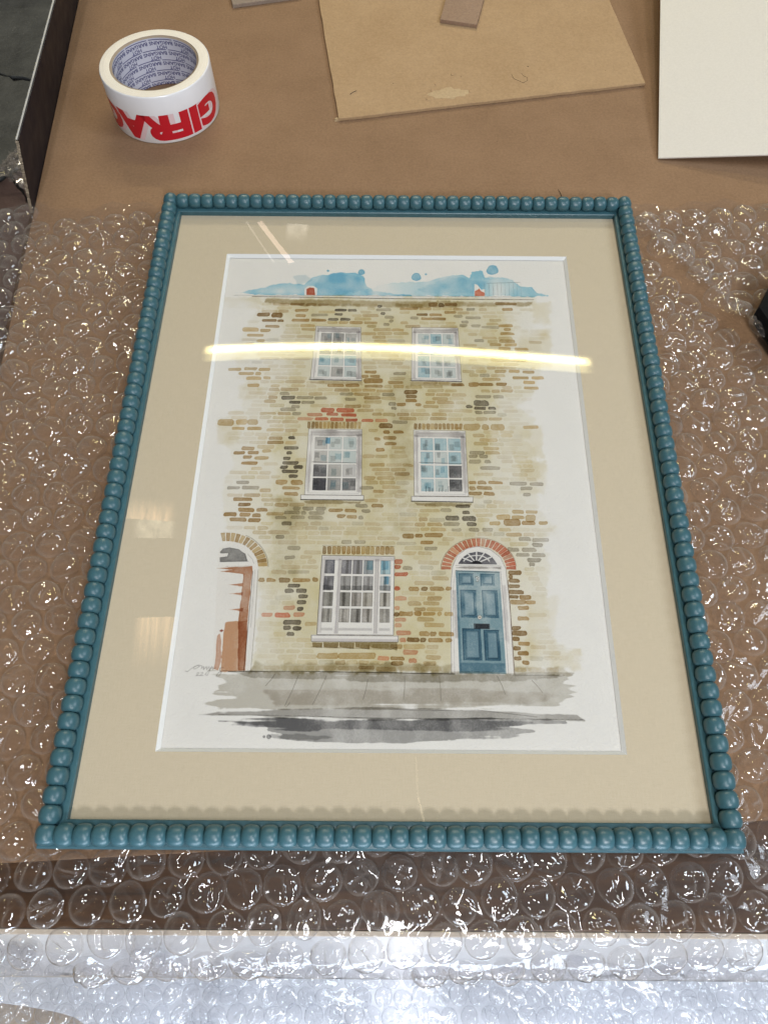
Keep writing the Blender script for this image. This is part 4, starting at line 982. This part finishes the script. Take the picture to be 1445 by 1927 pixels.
# ------------------------------------------------------------------ black cardboard panel on the left
k = N('black_laminate'); v = k.coord('Object'); a = k.noise(v, 60, 3)
k.set(Base_Color=(.010, .011, .020), Roughness=k.ramp(a, [(.3, (.42,) * 3), (.7, (.52,) * 3)]), Specular_IOR_Level=.15); M['black'] = k.m
k = N('raw_board_edge'); v = k.coord('Object', (300, 300, 900)); a = k.noise(v, 1, 3)
k.set(Base_Color=k.ramp(a, [(.35, (.10, .075, .05)), (.65, (.38, .31, .22))]), Roughness=.9); M['rawedge'] = k.m
k = N('white_wear'); k.set(Base_Color=(.48, .47, .45), Roughness=.8); M['wear'] = k.m
hz = .070
q0, q1 = at(63, 399, 0), at(148, 0, 0); r0, r1 = at(36, 264, hz), at(106, 0, hz)
e = (q1 - q0); q1 = q0 + e * 2.0; e2 = (r1 - r0); r1 = r0 + e2 * 2.4
nx_ = (q1 - q0).cross(r0 - q0).normalized()
if nx_.x > 0: nx_ = -nx_
bp_ = empty('black_cardboard', q0, 'black laminated cardboard sheet standing on edge left of the tape roll', 'cardboard')
th = .0026; NSEG = 60
V = []; F = []
rp = random.Random(5)
for i in range(NSEG + 1):
    t = i / NSEG; a_, c_ = q0.lerp(q1, t), r0.lerp(r1, t)
    V += [a_, c_ + Vector((0, 0, rp.gauss(0, .00025))), c_ + nx_ * th + Vector((0, 0, rp.gauss(0, .00025))), a_ + nx_ * th]
for i in range(NSEG):
    o_ = i * 4
    for j in (0, 2, 3): F.append((o_ + j, o_ + (j + 1) % 4, o_ + 4 + (j + 1) % 4, o_ + 4 + j))
loc_to(mesh_obj('face', V, F, M['black'], bp_), bp_)
V = []; F = []
for i in range(NSEG + 1):
    t = i / NSEG; c_ = r0.lerp(r1, t); jz = rp.gauss(0, .00018)
    V += [c_ + nx_ * (th * .45) + Vector((0, 0, .0001)), c_ + nx_ * (th * (.60 + rp.uniform(0, .2))) + Vector((0, 0, .0006 + jz)), c_ + nx_ * (th * 1.05) + Vector((0, 0, .0001))]
    if i: F += [(i * 3 - 3, i * 3 - 2, i * 3 + 1, i * 3), (i * 3 - 2, i * 3 - 1, i * 3 + 2, i * 3 + 1)]
o = loc_to(mesh_obj('worn_top_edge', V, F, M['wear'], bp_), bp_)
V = []; F = []
for i in range(NSEG + 1):
    t = i / NSEG; c_ = r0.lerp(r1, t)
    V += [c_ + Vector((0, 0, .00015)), c_ + nx_ * (th * .46) + Vector((0, 0, .00025))]
    if i: F.append((i * 2 - 2, i * 2 - 1, i * 2 + 1, i * 2))
loc_to(mesh_obj('top_edge', V, F, M['black'], bp_), bp_)
ed = -(q1 - q0).normalized() * .0006
V = []; F = []
for i in range(25):
    t = i / 24; a_ = q0.lerp(r0, t); V += [a_ + ed * (1 + rp.gauss(0, .4)), a_ + nx_ * th + ed * (1 + rp.gauss(0, .4))]
    if i: F.append((i * 2 - 2, i * 2 - 1, i * 2 + 1, i * 2))
o = loc_to(mesh_obj('raw_end', V, F, M['rawedge'], bp_), bp_); o['label'] = 'raw brown corrugated end'
# loose clear film on the floor
def scrap(px, label, seed, amp):
    c_ = [fl(*p) for p in px]; nx = 16; V = []; F = []; rr = random.Random(seed); ph = rr.uniform(0, 6)
    for j in range(nx + 1):
        for i in range(nx + 1):
            s_, t = i / nx, j / nx; p = (c_[0].lerp(c_[1], s_)).lerp(c_[3].lerp(c_[2], s_), t)
            V.append(p + Vector((rr.gauss(0, .006), rr.gauss(0, .006), .008 + amp * (1 + n2(p.x + ph, p.y, 18)) + rr.uniform(0, amp * .6))))
    for j in range(nx):
        for i in range(nx): a_ = j * (nx + 1) + i; F.append((a_, a_ + 1, a_ + nx + 2, a_ + nx + 1))
    tag(mesh_obj('plastic_film', V, F, M['scrap'], None, False), label, 'plastic film')
scrap([(-80, 44), (112, -6), (140, -120), (-80, -120)], 'crumpled clear plastic film on the floor at the top left corner', 1, .05)
scrap([(-20, 350), (30, 300), (52, 290), (66, 372)], 'scrap of clear plastic film beside the lower end of the black panel', 2, .02)

# ------------------------------------------------------------------ roll of tape
TC = (-.2285, .4105); RO, RI, TH = .0512, .0392, .0485
roll = empty('tape_roll', (TC[0], TC[1], 0), 'roll of white tape with red lettering standing on the brown board', 'tape roll')
k = N('white_tape'); v = k.coord('Object', (1, 1, 1)); a = k.noise(v, 50, 3)
k.set(Base_Color=k.ramp(a, [(.3, (.78, .77, .78)), (.7, (.84, .83, .84))]), Roughness=.22, Specular_IOR_Level=.5)
M['tape'] = k.m
k = N('tape_side'); 
tc = k.n('ShaderNodeTexCoord'); ln = k.n('ShaderNodeVectorMath', operation='LENGTH'); sx_ = k.n('ShaderNodeVectorMath', operation='MULTIPLY'); sx_.inputs[1].default_value = (1, 1, 0)
k.l(tc.outputs['Object'], sx_.inputs[0]); k.l(sx_.outputs[0], ln.inputs[0])
nz_ = k.n('ShaderNodeTexNoise', Scale=2600.0, Detail=2.0, noise_dimensions='1D'); k.l(ln.outputs['Value'], nz_.inputs['W'])
k.set(Base_Color=k.ramp(nz_.outputs['Fac'], [(.35, (.70, .63, .52)), (.6, (.82, .78, .71))]), Roughness=.5); M['tape_side'] = k.m
k = N('red_ink'); k.set(Base_Color=(.55, .012, .025), Roughness=.25); M['red'] = k.m
k = N('pink_show_through'); k.set(Base_Color=(.78, .58, .60), Roughness=.25); M['pink'] = k.m
k = N('core_paper'); k.set(Base_Color=(.60, .60, .68), Roughness=.6); M['corepaper'] = k.m
k = N('blue_ink'); k.set(Base_Color=(.035, .035, .16), Roughness=.5); M['blue'] = k.m
k = N('core_card'); k.set(Base_Color=(.34, .27, .20), Roughness=.85); M['corecard'] = k.m
def lathe(name, prof, mat, parent, seg=96, wob=0.0):
    V = []; F = []; n = len(prof)
    for j in range(seg):
        t = 2 * math.pi * j / seg; w_ = 1 + wob * math.sin(t * 23) * math.sin(t * 7 + 1)
        for r_, z in prof: V.append((r_ * w_ * math.cos(t), r_ * w_ * math.sin(t), z))
    for j in range(seg):
        for i in range(n - 1): F.append((j * n + i, ((j + 1) % seg) * n + i, ((j + 1) % seg) * n + i + 1, j * n + i + 1))
    return mesh_obj(name, V, F, mat, parent, True)
lathe('tape', [(RO - .0012, .0003), (RO - .0003, .0006), (RO, .0014), (RO, TH - .0016), (RO - .0004, TH - .0006), (RO - .0010, TH - .0003)], M['tape'], roll, 120, .0008)
side = lathe('tape_edge', [(RO - .0010, TH - .0003), (RO - .004, TH - .0001), (RI + .006, TH), (RI + .0022, TH - .0003)], M['tape_side'], roll, 96, .002)
lathe('tape_edge', [(RI + .0022, .0003), (RO - .0012, .0003)], M['tape_side'], roll)
core = lathe('core', [(RI + .0022, TH - .0003), (RI + .0019, TH - .0010), (RI + .0002, TH - .0010), (RI, TH - .0014)], M['corecard'], roll)
lathe('core_lining', [(RI, TH - .0014), (RI, .0006)], M['corepaper'], core)
def text_flat(body, height, width=None, bold=0.0, spacing=1.0, step=.002):
    """outline text as a flat cut-up mesh: vertices, faces"""
    cu = bpy.data.curves.new('text', 'FONT'); cu.body = body; cu.size = 1.0; cu.offset = bold; cu.space_character = spacing; cu.space_line = .82
    cu.align_x = 'LEFT'; cu.resolution_u = 4
    ob = bpy.data.objects.new('text', cu); COL.objects.link(ob)
    dg = bpy.context.evaluated_depsgraph_get(); me = bpy.data.meshes.new_from_object(ob.evaluated_get(dg))
    bpy.data.objects.remove(ob); bpy.data.curves.remove(cu)
    bm = bmesh.new(); bm.from_mesh(me); bpy.data.meshes.remove(me)
    xs = [v_.co.x for v_ in bm.verts]; ys = [v_.co.y for v_ in bm.verts]
    x0, x1, y0, y1 = min(xs), max(xs), min(ys), max(ys)
    sy_ = height / (y1 - y0); sx2 = (width / (x1 - x0)) if width else sy_
    for v_ in bm.verts: v_.co = Vector(((v_.co.x - x0) * sx2, (v_.co.y - y0) * sy_, 0))
    X = (x1 - x0) * sx2; c_ = step
    while c_ < X:
        bmesh.ops.bisect_plane(bm, geom=bm.verts[:] + bm.edges[:] + bm.faces[:], plane_co=(c_, 0, 0), plane_no=(1, 0, 0)); c_ += step
    bm.verts.ensure_lookup_table()
    V = [tuple(v_.co) for v_ in bm.verts]; bm.verts.index_update(); F = [[v_.index for v_ in f_.verts] for f_ in bm.faces]; bm.free()
    return V, F, X
# outer lettering, upside down: it starts at the right and runs to the left
V, F, X = text_flat('GIFRAGILEFRAGI', .0268, .300, .062, 1.02)
TS = R(-6.0)
V3 = [((RO + .00012) * math.cos(TS - x / RO), (RO + .00012) * math.sin(TS - x / RO), .0302 - y) for x, y, _ in V]
mesh_obj('red_lettering', V3, F, M['red'], roll, True)
V3 = [((RO + .00006) * math.cos(TS + .10 - x / RO), (RO + .00006) * math.sin(TS + .10 - x / RO), .0302 - y) for x, y, _ in V]
mesh_obj('faint_lettering', V3, F, M['pink'], roll, True)
V, F, X = text_flat('HOT', .0036, None, .018, 1.0, .004); V2_, F2_, X2 = text_flat('BARGAINS', .0036, None, .018, 1.0, .004)
V3 = []; F3 = []
rr = RI - .00012; nb = 10; 
for row_ in range(5):
    for c_ in range(nb):
        t0_ = c_ * 2 * math.pi / nb + row_ * .21
        zt = TH - .0045 - row_ * .0102
        for (Vs, Fs, zo, xo) in ((V2_, F2_, 0, 0), (V, F, .0044, (X2 - X) * .55)):
            b0 = len(V3)
            for x, y, _ in Vs:
                an = t0_ + (x + xo - .0) / RI if False else t0_ + ((X2 - (x + xo)) * -1) / RI
                V3.append((rr * math.cos(an), rr * math.sin(an), zt - (.0036 * 0) - zo + 0 - (y - .0036) * 1 - .0036))
            F3 += [[b0 + i for i in f_] for f_ in Fs]
        b0 = len(V3)                                                            # thin rule of small print between the rows
        for s_ in range(7):
            for dz in (0, .0007):
                an = t0_ - (X2 * (1 - s_ / 6)) / RI
                V3.append((rr * math.cos(an), rr * math.sin(an), zt + .0012 + dz))
        F3 += [[b0 + 2 * i, b0 + 2 * i + 2, b0 + 2 * i + 3, b0 + 2 * i + 1] for i in range(6)]
mesh_obj('blue_lettering', V3, F3, M['blue'], core, True)

# ------------------------------------------------------------------ black tool at the right edge
k = N('black_plastic'); v = k.coord('Object'); a = k.noise(v, 300, 2)
k.set(Base_Color=(.004, .004, .005), Roughness=.75, Specular_IOR_Level=.15); k.bump(a, .1, .0005, k.p.inputs['Normal']); M['plastic'] = k.m
z3 = .030
p0, p1, p2 = at(1427, 577, z3), at(1452, 530, z3), at(1452, 613, z3)
u1, u2 = (p1 - p0).normalized(), (p2 - p0).normalized()
tool = empty('black_case', (p0.x + .05, p0.y, .008), 'corner of a black plastic case at the right edge on the bubble wrap', 'case')
loc_to(slab('body', [p0, p0 + u2 * .05, p0 + u2 * .05 + u1 * .07, p0 + u1 * .07], .014, M['plastic'], tool, .003), tool)
loc_to(slab('base', [p + Vector((.001, 0, -.0145)) for p in (p0 + u2 * .003 + u1 * .003, p0 + u2 * .048 + u1 * .003, p0 + u2 * .048 + u1 * .067, p0 + u2 * .003 + u1 * .067)], .006, M['plastic'], tool, .001), tool)
